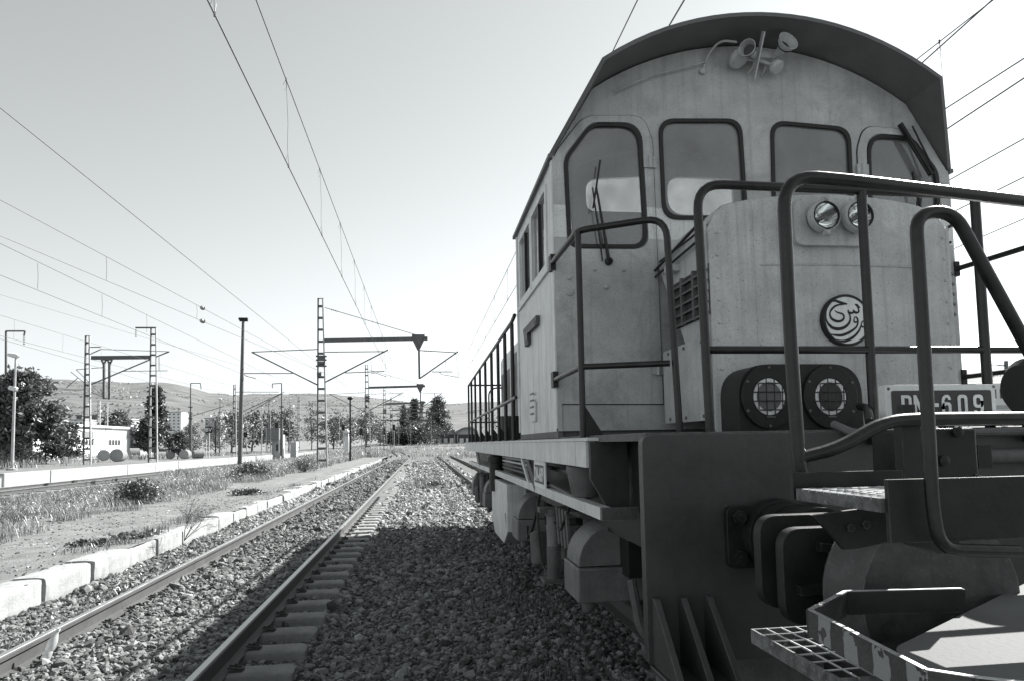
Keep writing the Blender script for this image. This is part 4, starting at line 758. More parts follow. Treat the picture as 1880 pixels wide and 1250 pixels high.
# pale wagons standing on the far tracks at the right
Y = 46.0; t = thing('passenger_coach', 'pale passenger coaches far off at the right, seen over the number plate', 'coach', P(1840, 745, Y)); a, c = P(1778, 745, Y), P(2150, 745, Y); zt = P(1850, 700, Y).z; zb = P(1850, 748, Y).z - .6
MB().plate(rpoly([(Y, zb), (Y, zt), (Y + 2.8, zt), (Y + 2.8, zb)], [0, .4, .4, 0], 5), [], FYZ, a.x, c.x).build('coach_body', 'pale_wall', t)
for i in range(12): x = a.x + .5 + i * 1.1; MB().box(x, x + .75, Y - .04, Y, zt - 1.25, zt - .55).build('window', 'dark_opening', t)
MB().box(a.x, c.x, Y - .05, Y, zb + .5, zb + .8).build('side_stripe', 'grey_wall', t)
# litter by the rail
c = PZ(82, 1212, -.12); d = Vector((.25, .3, .92)).normalized(); t = thing('plastic_bottle', 'crushed clear plastic bottle lying against the rail of the open track', 'bottle', c)
MB().lathe(c, d, [(0, 0), (0, .028), (.01, .034), (.06, .032), (.075, .028), (.09, .034), (.15, .033), (.19, .02), (.205, .013), (.225, .013)], 20).build('bottle_body', 'bottle_plastic', t); MB().lathe(c + d * .222, d, [(0, .015), (.018, .015), (.018, 0)], 14).build('bottle_cap', 'pale_wall', t)
for px, py, s, lb in ((404, 1022, .042, 'biggest loose stone lying in the ballast beside the far rail of the open track'), (660, 1171, .05, 'pale loose stone in the shaded ballast between the tracks')):
    c = PZ(px, py, -.18); v = ico * (1 + rng.uniform(-.2, .2, (12, 1))) * s * np.array([1, .9, .8]) + np.array(c); b = MB(); b.add(v.tolist(), icf.tolist()); tag(b.build('loose_stone', 'kerb_concrete' if s < .06 else 'grimy_steel', smooth=False, bevel=.006), lb, 'stone')

# ================================================================ locomotive
loco = thing('shunting_locomotive', 'big grey diesel shunting locomotive with round topped cab, railings and plate DN-609', 'locomotive', (XL, 9, 0))
def lo(mb, name, m, parent=None, **k): return mb.build(name, m, parent or loco, **k)
def mx(x): return 2 * XL - x
# frame, deck and sill
lo(MB().plate(rpoly([(.985, .50), (.985, 1.525), (mx(.985), 1.525), (mx(.985), .50)], [.02, .05, .05, .02], 5), [], FXZ, 3.0, 3.055), 'buffer_beam', 'dark_beam', bevel=.006)
lo(MB().box(1.02, mx(1.02), 3.056, 15.9, 1.497, 1.535), 'deck', 'grimy_steel')
for s in (0, 1):
    X = (lambda x: x) if s == 0 else mx
    def bx_(mb, x0, x1, *r): a, b = sorted((X(x0), X(x1))); return mb.box(a, b, *r)
    sill = MB(); bx_(sill, .955, 1.015, 3.96, 15.9, 1.345, 1.50); lo(sill, 'side_sill', 'sill_paint')
    b = MB(); bx_(b, .95, 1.02, 3.9, 15.9, 1.502, 1.522); lo(b, 'deck_edge', 'sill_paint')
    pl = [(X(.97), 1.495), (X(1.20), 1.495), (X(1.20), 1.11), (X(1.065), 1.11), (X(.97), 1.28)]
    lo(MB().plate(pl, [], FXZ, 3.92, 3.955), 'sill_end_plate', 'dark_beam', bevel=.004)
    b = MB(); bx_(b, .99, 1.055, 3.80, 15.0, 1.055, 1.125); lo(b, 'step_strap', 'side_bounce_paint'); b = MB(); bx_(b, .99, 1.20, 3.755, 3.80, 1.055, 1.125); lo(b, 'strap_end', 'grimy_steel')
    b = MB(); bx_(b, 1.22, 1.9, 3.1, 15.6, .9, 1.49); lo(b, 'frame_side', 'black_steel')
    # diagonal braces from sill to strap
    for y in (6.55, 12.6):
        for dy, w in ((.0, .05), (-.38, .10)):
            a, c = Vector((X(.985), y + dy + .28, 1.345)), Vector((X(1.0), y + dy - .1, 1.10)); b = MB(); b.bar(a, c, w, .02, (1, 0, 0)); lo(b, 'sill_brace', 'side_bounce_paint' if dy == 0 else 'grimy_steel')
    # fuel tank
    tk = [(8.15, 1.0), (8.15, .44), (8.5, .26), (9.6, .26), (9.95, .44), (9.95, 1.0)]; a, c = sorted((X(.985), X(2.2))); ft = lo(MB().plate(tk, [circ(8.32, .56, .09, 20)], FYZ, a, c), 'fuel_tank', 'side_bounce_paint', bevel=.008)
    # bogies: axle boxes with domed covers, frames, wheels
    for y in (4.45, 7.35, 11.3, 14.0):
        ab = MB(); bx_(ab, 1.0, 1.55, y, y + .46, .44, .665); axb = lo(ab, 'axle_box', 'grimy_box', bevel=.012)
        dm = MB(); dm.plate([(X(1.27) + .255 * math.cos(math.pi * k / 18), .672 + .265 * math.sin(math.pi * k / 18)) for k in range(19)], [], FXZ, y + .04, y + .42); lo(dm, 'spring_cover', 'grimy_box', axb, bevel=.008)
        q = MB(); q.plate([(X(1.30), .69), (X(1.42), .82), (X(1.50), .74), (X(1.38), .67)], [], FXZ, y + .015, y + .038); q.cyl((X(1.43), y + .0, .735), (X(1.43), y + .03, .735), .022); lo(q, 'inspection_flap', 'grimy_steel', axb)
        q = MB(); q.plate([(X(1.53), .67), (X(1.53), .98), (X(1.60), .98), (X(1.78), .67)], [], FXZ, y + .02, y + .06); lo(q, 'guide_plate', 'grimy_box', axb)
        wl = MB(); wx = XL + (-1 if s == 0 else 1) * (GA); wl.lathe((wx - .07, y + .45, .5), (1, 0, 0), [(0, .0), (0, .18), (.02, .40), (0, .44), (0, .5), (.1, .5), (.13, .53), (.14, .44), (.14, 0)], 36); wo = lo(wl, 'wheel', 'black_steel')
        b = MB(); bx_(b, 1.30, 1.40, y - .15, y + 1.1, .62, .92); lo(b, 'bogie_frame', 'black_steel')
        b = MB(); bx_(b, 1.45, 1.62, y - .28, y - .12, .25, .62); b.tube(fillet([(X(1.5), y - .3, .2), (X(1.32), y - .3, .32), (X(1.30), y - .2, .62)], .08), .03, 8); lo(b, 'brake_rigging', 'grimy_steel')
        cn = MB(); cn.lathe((X(1.10), y + .1, .43), (-.5 if s == 0 else .5, -.3, -1), [(0, .055), (.03, .05), (.08, .02), (.085, 0)], 14); lo(cn, 'cover_plug', 'grimy_steel')
    for y in (5.55, 12.2):                                  # shock absorber with its clamp
        b = MB(); b.cyl((X(1.05), y, .66), (X(1.05), y, .92), .055); lo(b, 'shock_absorber', 'grimy_box'); b = MB(); b.cyl((X(1.05), y, .40), (X(1.05), y, .66), .058); b.box(X(1.05) - .1, X(1.05) + .25, y - .09, y + .09, .37, .40); lo(b, 'absorber_foot', 'grimy_steel'); b = MB(); b.lathe((X(1.05), y, .90), (0, 0, 1), [(0, .07), (.05, .07), (.06, .04)], 14); b.box(X(1.05) - .12, X(1.05) + .3, y - .05, y + .05, .93, .97); lo(b, 'absorber_clamp', 'grimy_steel')
        b = MB(); b.tube(fillet([(X(1.0), y + .45, .98), (X(.99), y + .40, .70), (X(1.0), y + .25, .42), (X(1.05), y, .42)], .15), .012, 6); lo(b, 'brake_hose', 'rubber')
        b = MB(); b.lathe((X(1.02), y + .55, .55), (0, -.35, -1), [(-.16, .02), (-.14, .075), (.1, .08), (.14, .06), (.16, 0)], 16); lo(b, 'brake_cylinder', 'grimy_steel')
        for k in range(4): b = MB(); b.cyl((X(1.12), y - .5, .52 + k * .1), (X(1.3), y - .1, .52 + k * .1), .022, n=8); lo(b, 'spring_bar', 'grimy_steel')
    b = MB(); b.lathe((X(1.02), 9.6, 1.33), (0, 0, -1), [(0, .10), (.02, .125), (.10, .125), (.11, .10), (.5, .10), (.5, 0)], 20); lo(b, 'air_filter', 'black_steel')
    for k in range(4): b = MB(); b.tube([(X(1.07), 6.9, 1.31 - k * .045), (X(1.07), 9.2, 1.31 - k * .045)], .013, 8); lo(b, 'cooling_pipe', 'bare_edge' if k < 2 else 'grimy_steel')
    # sand filler, number plate and pipes under the deck near the front
    b = MB(); b.lathe((X(1.10), 4.55, 1.335), (0, .06, -1), [(-.015, 0), (0, .135), (.02, .14), (.14, .115), (.2, .10), (.23, 0)], 24); lo(b, 'sand_filler', 'grimy_steel')
    for x, y in ((1.06, 4.75), (1.12, 4.70), (1.16, 4.6)): b = MB(); b.tube(fillet([(X(x), y, 1.33), (X(x), y, 1.40), (X(x + .25), y, 1.45)], .05), .016, 8); lo(b, 'air_pipe', 'grimy_steel')
    np_ = MB(); bx_(np_, .985, 1.0, 5.52, 6.08, 1.11, 1.345); so = lo(np_, 'side_number_plate', 'white_paint', bevel=.004)
    b = MB(); bx_(b, .982, .984, 5.58, 6.02, 1.15, 1.305); lo(b, 'plate_field', 'plate_dark', so)
    b = MB(); textmesh(b, 'DN-609', (X(.980), 5.80, 1.228), .125, ((0, -1 if s == 0 else 1, 0), (0, 0, 1), (-1 if s == 0 else 1, 0, 0)), .003, .80); lo(b, 'plate_lettering', 'white_paint', so, smooth=False)
for pts_, r_ in (([(1.30, 3.75, 1.05), (1.30, 3.75, .34)], .012), ([(1.08, 5.0, 1.04), (1.04, 5.1, .88), (1.06, 5.3, .80), (1.05, 5.55, .86)], .011), ([(1.06, 6.2, 1.04), (1.02, 6.4, .7), (1.03, 6.9, .52), (1.1, 7.3, .6)], .013)):
    pipe_ = MB().tube(fillet(pts_, .12) if len(pts_) > 2 else pts_, r_, 8); lo(pipe_, 'brake_hose', 'rubber')
for y in (4.98, 5.1, 5.22, 5.34): b = MB(); b.bar((1.06, y, .70), (1.06, y + .09, .98), .05, .018, (1, 0, 0)); lo(b, 'spring_leaf', 'grimy_steel')
b = MB(); b.tube([(1.03, 3.98, 1.09), (1.03, 6.4, 1.19)], .012, 8); lo(b, 'air_pipe', 'grimy_steel'); b = MB(); b.tube([(1.12, 4.1, 1.25), (1.12, 6.5, 1.28)], .018, 8); lo(b, 'air_pipe', 'grimy_steel')
b = MB(); b.bar((1.28, 3.95, .30), (1.36, 3.4, .14), .05, .04); lo(b, 'brake_rigging', 'grimy_steel'); b = MB(); b.lathe((1.24, 3.5, .33), (0, 0, 1), [(-.2, .02), (-.19, .05), (-.02, .055), (0, .03), (.15, .02)], 12); lo(b, 'sand_pipe', 'grimy_steel')
# gusseted foot bracket under the buffer beam
b = MB(); b.box(.99, 1.30, 2.70, 2.998, .485, .505); lo(b, 'foot_bracket', 'dark_beam', bevel=.004)
for x in (1.005, 1.13, 1.25):
    lo(MB().plate([(2.998, .506), (2.998, .80), (2.96, .80), (2.70, .53), (2.70, .506)], [], FYZ, x, x + .028), 'gusset_rib', 'dark_beam', bevel=.003)
lo(MB().plate([(1.35, .1), (1.35, .48), (2.3, .48), (2.3, .1)], [], FXZ, 3.3, 3.34), 'rail_guard', 'grimy_steel')
# buffers
def buffer(xc, zc, y, sgn, parent, m='black_steel', hw=.40, hh=.165, length=.60, base=True):
    """sprung buffer: base plate with bolts, sleeve, plunger and oblong head; sgn -1 points to -Y"""
    b = MB(); b.plate(rpoly([(xc - .24, zc - .14), (xc - .24, zc + .14), (xc + .24, zc + .14), (xc + .24, zc - .14)], .04, 4), [], FXZ, y, y + sgn * .035); bo = b.build('buffer_base', m, parent, bevel=.004)
    for dx in (-.185, .185):
        for dz in (-.09, .09): b = MB(); b.lathe((xc + dx, y + sgn * .035, zc + dz), (0, sgn, 0), [(0, .034), (.022, .034), (.022, .018), (.04, .018), (.04, 0)], 6); b.build('bolt', m, bo)
    b = MB(); b.lathe((xc, y, zc), (0, sgn, 0), [(length * .05, .17), (length * .16, .165), (length * .16, .15), (length * .24, .15), (length * .24, .16), (length * .34, .16), (length * .34, .148), (length * .56, .145), (length * .56, .16), (length * .64, .16), (length * .64, .12), (length * .85, .12), (length, .16)], 32); b.build('buffer_sleeve', m, parent)
    yy = y + sgn * length; b = MB(); b.plate(rpoly([(xc - hw, zc - hh), (xc - hw, zc + hh), (xc + hw, zc + hh), (xc + hw, zc - hh)], .075, 6), [], FXZ, yy, yy + sgn * .05); b.build('buffer_head', m, parent, bevel=.012)
for x in (1.60, mx(1.60)): buffer(x, 1.055, 3.0, -1, loco)
# pipes along the beam, hoses
b = MB(); z1 = P(1600, 796, 2.95).z; b.tube(fillet([P(1578, 745, 3.6), P(1592, 748, 3.5), P(1597, 775, 3.0)], .05), .022, 10); lo(b, 'lamp_conduit', 'black_steel')
b = MB(); b.tube(fillet([(1.98, 3.08, 1.56), (1.98, 2.95, z1 + .01), (2.05, 2.95, z1), (4.2, 2.95, z1)], .03), .02, 10); lo(b, 'air_pipe', 'grimy_steel'); b = MB(); b.tube([(2.45, 2.94, 1.40), (2.55, 2.94, 1.395), (4.2, 2.94, 1.395)], .034, 12); lo(b, 'air_pipe', 'grimy_steel')
for x in (2.12, 2.45, 2.95, 3.5): b = MB(); b.box(x - .03, x + .03, 2.90, 3.0, z1 - .05, z1 + .03); b.lathe((x - .04, 2.95, z1), (1, 0, 0), [(0, .03), (.08, .03)], 10); lo(b, 'pipe_clamp', 'black_steel')
for x in (2.6, 3.1, 3.7): b = MB(); b.box(x - .035, x + .035, 2.88, 3.0, 1.34, 1.45); lo(b, 'pipe_clamp', 'black_steel')
for k in range(3): b = MB(); b.box(2.5, 3.3, 2.99, 3.4, 1.545 + k * .022, 1.553 + k * .022); lo(b, 'step_slat', 'bare_edge')
# number plate on the front
ya = 3.13; a, c = P(1624, 707, ya), P(1831, 776, ya); zc_ = a.z; zl = c.z - .004; x0, x1 = a.x, c.x; pz = zl - (zc_ - zl) * .05
ptop, pbot = P(1700, 705.5, ya).z, P(1700, 780, ya).z
fp = lo(MB().plate(rpoly([(x0, pbot), (x0, ptop), (x1, ptop), (x1, pbot)], .012, 4), [], FXZ, ya, ya + .05), 'front_number_plate', 'white_paint', bevel=.003)
k = (x1 - x0) / 207; lo(MB().plate(rpoly([(x0 + 11 * k, pbot + 9 * k), (x0 + 11 * k, ptop - 10 * k), (x1 - 9 * k, ptop - 10 * k), (x1 - 9 * k, pbot + 9 * k)], .012, 4), [], FXZ, ya - .004, ya - .001), 'plate_field', 'plate_dark', fp)
for ch, ca, cb in (('D', 1655, 1673.5), ('N', 1677.5, 1696), ('-', 1710.5, 1723), ('6', 1729, 1746), ('0', 1758.5, 1776), ('9', 1787, 1805)):
    b = MB(); zt_, zb_ = P(1740, 724, ya - .006).z, P(1740, 762, ya - .006).z; xa, xb = P(ca, 740, ya - .006).x, P(cb, 740, ya - .006).x; H = zt_ - zb_
    if ch == '-': b.box(xa, xb, ya - .008, ya - .0045, zb_ + H * .42, zb_ + H * .60)
    else:
        W_, X_ = xb - xa, xa; s_ = W_ * .27; f_ = lambda u, v: (X_ + u * W_, zb_ + v * H); ring = lambda u0, v0, u1, v1, r=.4: rpoly([f_(u0, v0), f_(u0, v1), f_(u1, v1), f_(u1, v0)], r * W_, 6)
        pl_ = lambda o, h: b.plate(o, h, FXZ, ya - .008, ya - .0045)
        if ch == 'D': pl_(rpoly([f_(0, 0), f_(0, 1), f_(1, 1), f_(1, 0)], [0, 0, .42 * W_, .42 * W_], 6), [rpoly([f_(.29, .14), f_(.29, .86), f_(.73, .86), f_(.73, .14)], [0, 0, .2 * W_, .2 * W_], 5)])
        elif ch == 'N': pl_([f_(0, 0), f_(0, 1), f_(.27, 1), f_(.74, .42), f_(.74, 1), f_(1, 1), f_(1, 0), f_(.76, 0), f_(.26, .60), f_(.26, 0)], [])
        elif ch == '0': pl_(ring(0, 0, 1, 1), [ring(.28, .15, .72, .85, .2)])
        elif ch == '6': pl_(ring(0, 0, 1, .64), [ring(.28, .15, .72, .50, .2)]); pl_([f_(0, .3), f_(0, .72), f_(.12, .9), f_(.4, 1), f_(.72, 1), f_(.92, .9), f_(1, .76), f_(.72, .76), f_(.64, .86), f_(.42, .86), f_(.28, .74), f_(.28, .3)], [])
        else: pl_(ring(0, .36, 1, 1), [ring(.28, .5, .72, .85, .2)]); pl_([f_(1, .7), f_(1, .28), f_(.88, .1), f_(.6, 0), f_(.28, 0), f_(.08, .1), f_(0, .24), f_(.28, .24), f_(.36, .14), f_(.58, .14), f_(.72, .26), f_(.72, .7)], [])
    lo(b, 'plate_character', 'white_paint', fp, smooth=False)
b = MB()
for px, py in ((1631, 713), (1824, 709)): q = P(px, py, ya); b.lathe(q, (0, -1, 0), [(0, .008), (.004, .006), (.005, 0)], 8)
lo(b, 'plate_screw', 'grimy_steel', fp)

# front hood
yh, hx0, hx1 = 4.0, 1.815, 2 * XL - 1.815 - .02
def yb(x): u = abs((x - (hx0 + hx1) / 2) / ((hx1 - hx0) / 2)); return yh + (.02 * u + (.10 * (u - .62) if u > .62 else 0))
def ztop(x): u = (x - (hx0 + hx1) / 2) / ((hx1 - hx0) / 2); return 3.075 - .095 * u * u - (.0 if abs(u) < .84 else .13 * ((abs(u) - .84) / .16) ** 2.4)
nx = 33; xs_ = [hx0 + (hx1 - hx0) * i / (nx - 1) for i in range(nx)]; b = MB(); NZ = 2
vs = []; e_ = .035
for x in xs_:
    vs += [(x, yb(x), 1.54), (x, yb(x), ztop(x) - e_), (x, yb(x) + e_ * .3, ztop(x) - e_ * .3), (x, yb(x) + e_, ztop(x)), (x, 5.0, ztop(x))]
fs = [(i * 5 + k, (i + 1) * 5 + k, (i + 1) * 5 + k + 1, i * 5 + k + 1) for i in range(nx - 1) for k in range(4)]
fs += [tuple(range(5)), tuple((nx - 1) * 5 + k for k in reversed(range(5)))]
b.add(vs, fs); hood = lo(b, 'front_hood', 'loco_paint', ang=28)
b = MB(); b.tube([(x, yb(x) - .002, 2.60 - .012 * ((x - XL) / .8) ** 2) for x in xs_[6:-4]], .006, 6); lo(b, 'reflection_ridge', 'loco_paint', hood)  # ridge added to stand in for the bright reflection line across the nose
for x in (2.10, 3.22): b = MB(); b.tube([(x, yb(x) - .001, 1.62), (x, yb(x) - .001, ztop(x) - .08)], .004, 6); lo(b, 'panel_joint', 'loco_paint', hood)
b = MB(); b.tube([(hx0 + .02, 4.1, ztop(hx0) + .012), (hx0 + .02, 4.98, ztop(hx0) + .012)], .02, 8); lo(b, 'hood_edge_strip', 'black_steel', hood)
for i in range(9):                                 # bolt heads round the edge of the nose
    for x in (hx0 + .05, hx1 - .05): b = MB(); b.lathe((x, yb(x), 1.65 + i * .145), (0, -1, 0), [(-.01, .011), (.006, .011), (.009, .007), (.009, 0)], 8); lo(b, 'bolt', 'loco_paint', hood)
# louvres and doors on the hood flank
for s in (0, 1):
    X = (lambda x: x) if s == 0 else (lambda x: hx0 + hx1 - x); sg = -1 if s == 0 else 1
    xx = X(hx0); bxx = lambda mb, d0, d1, *r: mb.box(*sorted((xx + sg * d0, xx + sg * d1)), *r)
    b = MB(); bxx(b, .001, .004, 4.07, 4.69, 2.285, 2.615); lv = lo(b, 'side_louvre', 'dark_opening', hood)
    for k in range(5): b = MB(); z = 2.30 + k * .068; b.add([(xx + sg * .005, 4.07, z), (xx + sg * .03, 4.07, z - .012), (xx + sg * .03, 4.69, z - .012), (xx + sg * .005, 4.69, z), (xx + sg * .005, 4.07, z + .014), (xx + sg * .03, 4.07, z + .002), (xx + sg * .03, 4.69, z + .002), (xx + sg * .005, 4.69, z + .014)], [(0, 1, 2, 3), (4, 5, 6, 7), (0, 1, 5, 4), (1, 2, 6, 5), (2, 3, 7, 6), (3, 0, 4, 7)]); lo(b, 'slat', 'visor_paint', lv)
    for y in (4.275, 4.48): b = MB(); bxx(b, .004, .032, y - .012, y + .012, 2.285, 2.615); lo(b, 'louvre_bar', 'visor_paint', lv)
    b = MB(); b.plate(rpoly([(4.14, 1.62), (4.14, 2.16), (4.92, 2.16), (4.92, 1.62)], .03, 4), [], FYZ, *sorted((xx + sg * .001, xx + sg * .014))); d_ = lo(b, 'flank_door', 'loco_paint', hood, bevel=.003)
    b = MB(); bxx(b, .002, .02, 4.08, 4.13, 1.6, 2.9); lo(b, 'corner_strip', 'loco_paint', hood); b = MB(); bxx(b, .001, .06, 4.55, 4.66, 2.69, 2.735); b.lathe((xx + sg * .03, 4.6, 2.712), (sg, 0, 0), [(0, .03), (.06, .03), (.06, 0)], 10); lo(b, 'door_latch', 'loco_paint', hood)
    b = MB(); b.tube([(xx + sg * .03, 4.06, 2.90), (xx + sg * .03, 4.98, 2.80)], .011, 8); b.tube([(xx + sg * .03, 4.08, 2.79), (xx + sg * .03, 4.98, 2.75)], .009, 8); lo(b, 'flank_rail', 'black_steel', hood)
    for y in (4.2, 4.5, 4.8): b = MB(); b.lathe((xx, y, 2.13), (sg, 0, 0), [(.013, .012), (.022, .010), (.024, 0)], 8); b.lathe((xx, y, 1.65), (sg, 0, 0), [(.013, .012), (.022, .010), (.024, 0)], 8); lo(b, 'bolt', 'grimy_steel', d_)
# upper headlights in their casting
yf = yh - .095; cz = [(1467, 385), (1478, 358), (1512, 358), (1595, 360), (1606, 395), (1606, 430), (1592, 446), (1492, 443), (1470, 425)]
pc = [P(px, py, yf) for px, py in ((1467, 357), (1605, 359), (1607, 447), (1469, 445))]; hl = [P(px, 398, yh - .095) for px in (1513, 1575)]; b = MB(); b.plate(rpoly([(p.x, p.z) for p in pc], .075, 7), [circ(p.x, p.z, 29 * yh / F * .9, 28) for p in hl], FXZ, yh - .035, yh + .03); cast = lo(b, 'headlight_casting', 'loco_paint', hood, bevel=.014)
def headlamp(px, py, r, y, parent):
    c = P(px, py, y); b = MB(); b.lathe(c, (0, -1, 0), [(-.02, r * 1.10), (.008, r * 1.10), (.022, r * 1.05), (.03, r * .99), (.03, r * .94), (.02, r * .92)], 36); o = lo(b, 'headlight', 'loco_paint', parent)
    b = MB(); b.lathe(c, (0, -1, 0), [(.024, r * .96), (.034, r * .94), (.034, r * .88), (.015, r * .87)], 32); lo(b, 'lamp_gasket', 'rubber', o)
    b = MB(); b.lathe(c, (0, -1, 0), [(.018, r * .90), (.0, r * .84), (-.035, r * .66), (-.06, r * .42), (-.075, r * .15), (-.075, 0)], 32); lo(b, 'reflector', 'chrome', o)
    b = MB(); b.lathe(c, (0, -1, 0), [(-.07, .016), (-.06, .014), (-.02, .016), (.0, .01), (.005, 0)], 12); lo(b, 'bulb', 'black_steel', o)
    b = MB(); b.lathe(c, (0, -1, 0), [(.018, r * .9), (.028, r * .5), (.032, 0)], 28); lo(b, 'lens', 'lamp_glass', o)
    for dz in (-1, 1): b = MB(); b.box(c.x - .018, c.x + .018, y - .03, y, c.z + dz * r * 1.12 - .02, c.z + dz * r * 1.12 + .02); b.lathe((c.x, y - .03, c.z + dz * r * 1.2), (0, -1, 0), [(0, .016), (.015, .014), (.016, 0)], 10); lo(b, 'lamp_lug', 'loco_paint', o)
kpx = yh / F
headlamp(1513, 398, 29 * kpx, yh - .095, hood); headlamp(1575, 398, 29 * kpx, yh - .095, hood)
# emblem: white disc with a dark raised rim and black lettering strokes, traced as ribbons of varying width
ye = yh - .012; E_ = lambda X_, Y_, y=ye - .022: P(1490 + X_ / 10.867, 530 + Y_ / 10.867, y); c = E_(672, 640, ye); rr = (E_(672, 172).z - E_(672, 1110).z) / 2
b = MB(); b.lathe(c, (0, -1, 0), [(-.02, rr * 1.10), (.018, rr * 1.10), (.026, rr * 1.06), (.026, rr * 1.0), (.016, rr * .99), (.016, 0)], 48); emb = lo(b, 'emblem_rim', 'black_steel', hood); b = MB(); b.lathe(c, (0, -1, 0), [(.017, rr * .995), (.0195, rr * .98), (.0195, 0)], 48); lo(b, 'emblem_disc', 'white_paint', emb)
strokes = [[(425, 265, 22), (470, 245, 46), (560, 275, 50), (640, 300, 48), (712, 312, 26)], [(650, 318, 26), (560, 325, 34), (480, 350, 40), (410, 410, 40), (370, 480, 28), (378, 560, 36), (430, 622, 50), (530, 656, 50), (615, 632, 46), (650, 575, 30), (620, 510, 34), (540, 485, 30), (490, 460, 18), (458, 430, 5)],
    [(868, 315, 20), (905, 335, 46), (940, 372, 40), (975, 385, 8)], [(925, 385, 26), (943, 430, 28), (935, 475, 34), (880, 482, 46), (845, 450, 34), (835, 420, 8)], [(850, 470, 30), (800, 490, 46), (745, 478, 40), (730, 425, 10)], [(750, 495, 28), (772, 560, 26), (770, 640, 34), (730, 715, 46), (650, 778, 58), (540, 805, 64), (430, 785, 58), (345, 715, 44), (295, 620, 26), (288, 520, 20), (300, 440, 16), (325, 385, 6)],
    [(885, 560, 14), (915, 600, 30), (925, 650, 32), (900, 670, 34), (858, 668, 34), (848, 625, 22), (862, 580, 18), (885, 560, 14)], [(928, 640, 26), (918, 725, 32), (862, 800, 40), (740, 880, 52), (600, 930, 56), (460, 922, 36), (340, 893, 6)],
    [(1020, 645, 14), (1060, 690, 30), (1065, 750, 30), (1030, 768, 32), (998, 745, 26), (1000, 690, 18), (1020, 645, 14)], [(985, 745, 20), (955, 830, 34), (880, 925, 44), (780, 1000, 54), (660, 1042, 54), (550, 1030, 30), (450, 1003, 6)]]
for st in strokes:
    pts_ = []
    for i in range(len(st) - 1):
        p0, p1, p2, p3 = st[max(0, i - 1)], st[i], st[i + 1], st[min(len(st) - 1, i + 2)]
        for q in range(6): u = q / 6; pts_.append(tuple(.5 * (2 * p1[j] + (p2[j] - p0[j]) * u + (2 * p0[j] - 5 * p1[j] + 4 * p2[j] - p3[j]) * u * u + (3 * p1[j] - p0[j] - 3 * p2[j] + p3[j]) * u ** 3) for j in range(3)))
    pts_.append(st[-1]); b = MB(); vs = []; n = len(pts_)
    for i, (x, y, w) in enumerate(pts_):
        q, p = pts_[min(i + 1, n - 1)], pts_[max(i - 1, 0)]; dx, dy = q[0] - p[0], q[1] - p[1]; l = math.hypot(dx, dy) or 1; nx_, ny_ = -dy / l * w / 2, dx / l * w / 2; vs += [E_(x + nx_, y + ny_), E_(x - nx_, y - ny_)]
    m_ = len(vs); vs += [v + Vector((0, .0022, 0)) for v in vs]; fs = [(2 * i, 2 * i + 1, 2 * i + 3, 2 * i + 2) for i in range(n - 1)]; fs += [tuple(k + m_ for k in f) for f in fs] + [(2 * i, 2 * i + 2, m_ + 2 * i + 2, m_ + 2 * i) for i in range(n - 1)] + [(2 * i + 1, 2 * i + 3, m_ + 2 * i + 3, m_ + 2 * i + 1) for i in range(n - 1)]
    b.add(vs, fs); lo(b, 'emblem_lettering', 'black_steel', emb, smooth=False)
# lower lamp box with two guarded lamps
yl = 3.80; q = [P(px, py, yl) for px, py in ((1359, 795), (1359, 668), (1580, 668), (1582, 795))]; x0, x1, z0, z1 = q[0].x, q[2].x, 1.54, q[1].z
lb_ = lo(MB().plate(rpoly([(x0, z0), (x0, z1), (x1, z1), (x1, z0)], [0, .22, .22, 0], 9), [], FXZ, yl, 4.05), 'marker_lamp_box', 'black_steel', hood, bevel=.012)
for px in (1411.5, 1524):
    c = P(px, 727.5, yl - .01); r = 32.5 * yl / F; rz = r * 1.1
    def ering(mb, r0, r1, y0, y1): mb.plate(circ(c.x, c.z, r1, 36, r1 * 1.1), [circ(c.x, c.z, r0, 36, r0 * 1.1)], FXZ, y0, y1)
    b = MB(); ering(b, r * 1.03, r * 1.75, yl - .02, yl - .004); lo_ = lo(b, 'marker_lamp', 'black_steel', lb_, bevel=.006); b = MB(); ering(b, r * .80, r, yl - .016, yl - .006); lo(b, 'reflector_ring', 'white_paint', lo_)
    b = MB(); b.plate(circ(c.x, c.z, r * .80, 32, r * .88), [], FXZ, yl - .010, yl - .003); lo(b, 'lens', 'inside_cab' if px < 1500 else 'plate_dark', lo_)
    b = MB(); R1 = r * 1.06
    for i in (-.75, -.25, .25, .75):
        d = math.sqrt(max(.02, 1 - i * i)); b.tube([(c.x + i * R1 * .95, yl - .03, c.z - d * R1 * 1.1), (c.x + i * R1 * .95, yl - .034, c.z + d * R1 * 1.1)], .0035, 6); b.tube([(c.x - d * R1, yl - .03, c.z + i * R1), (c.x + d * R1, yl - .03, c.z + i * R1)], .0035, 6)
    lo(b, 'wire_guard', 'black_steel', lo_)
    b = MB()
    for a_ in range(6): b.lathe((c.x + r * 1.6 * math.cos(a_ * 1.047 + .5), yl - .02, c.z + r * 1.75 * math.sin(a_ * 1.047 + .5)), (0, -1, 0), [(0, .009), (.006, .008), (.007, 0)], 8)
    b.box(c.x - .025, c.x + .025, yl - .03, yl - .02, c.z - rz * 1.14, c.z - rz * 1.06); lo(b, 'bolt', 'grimy_steel', lo_)

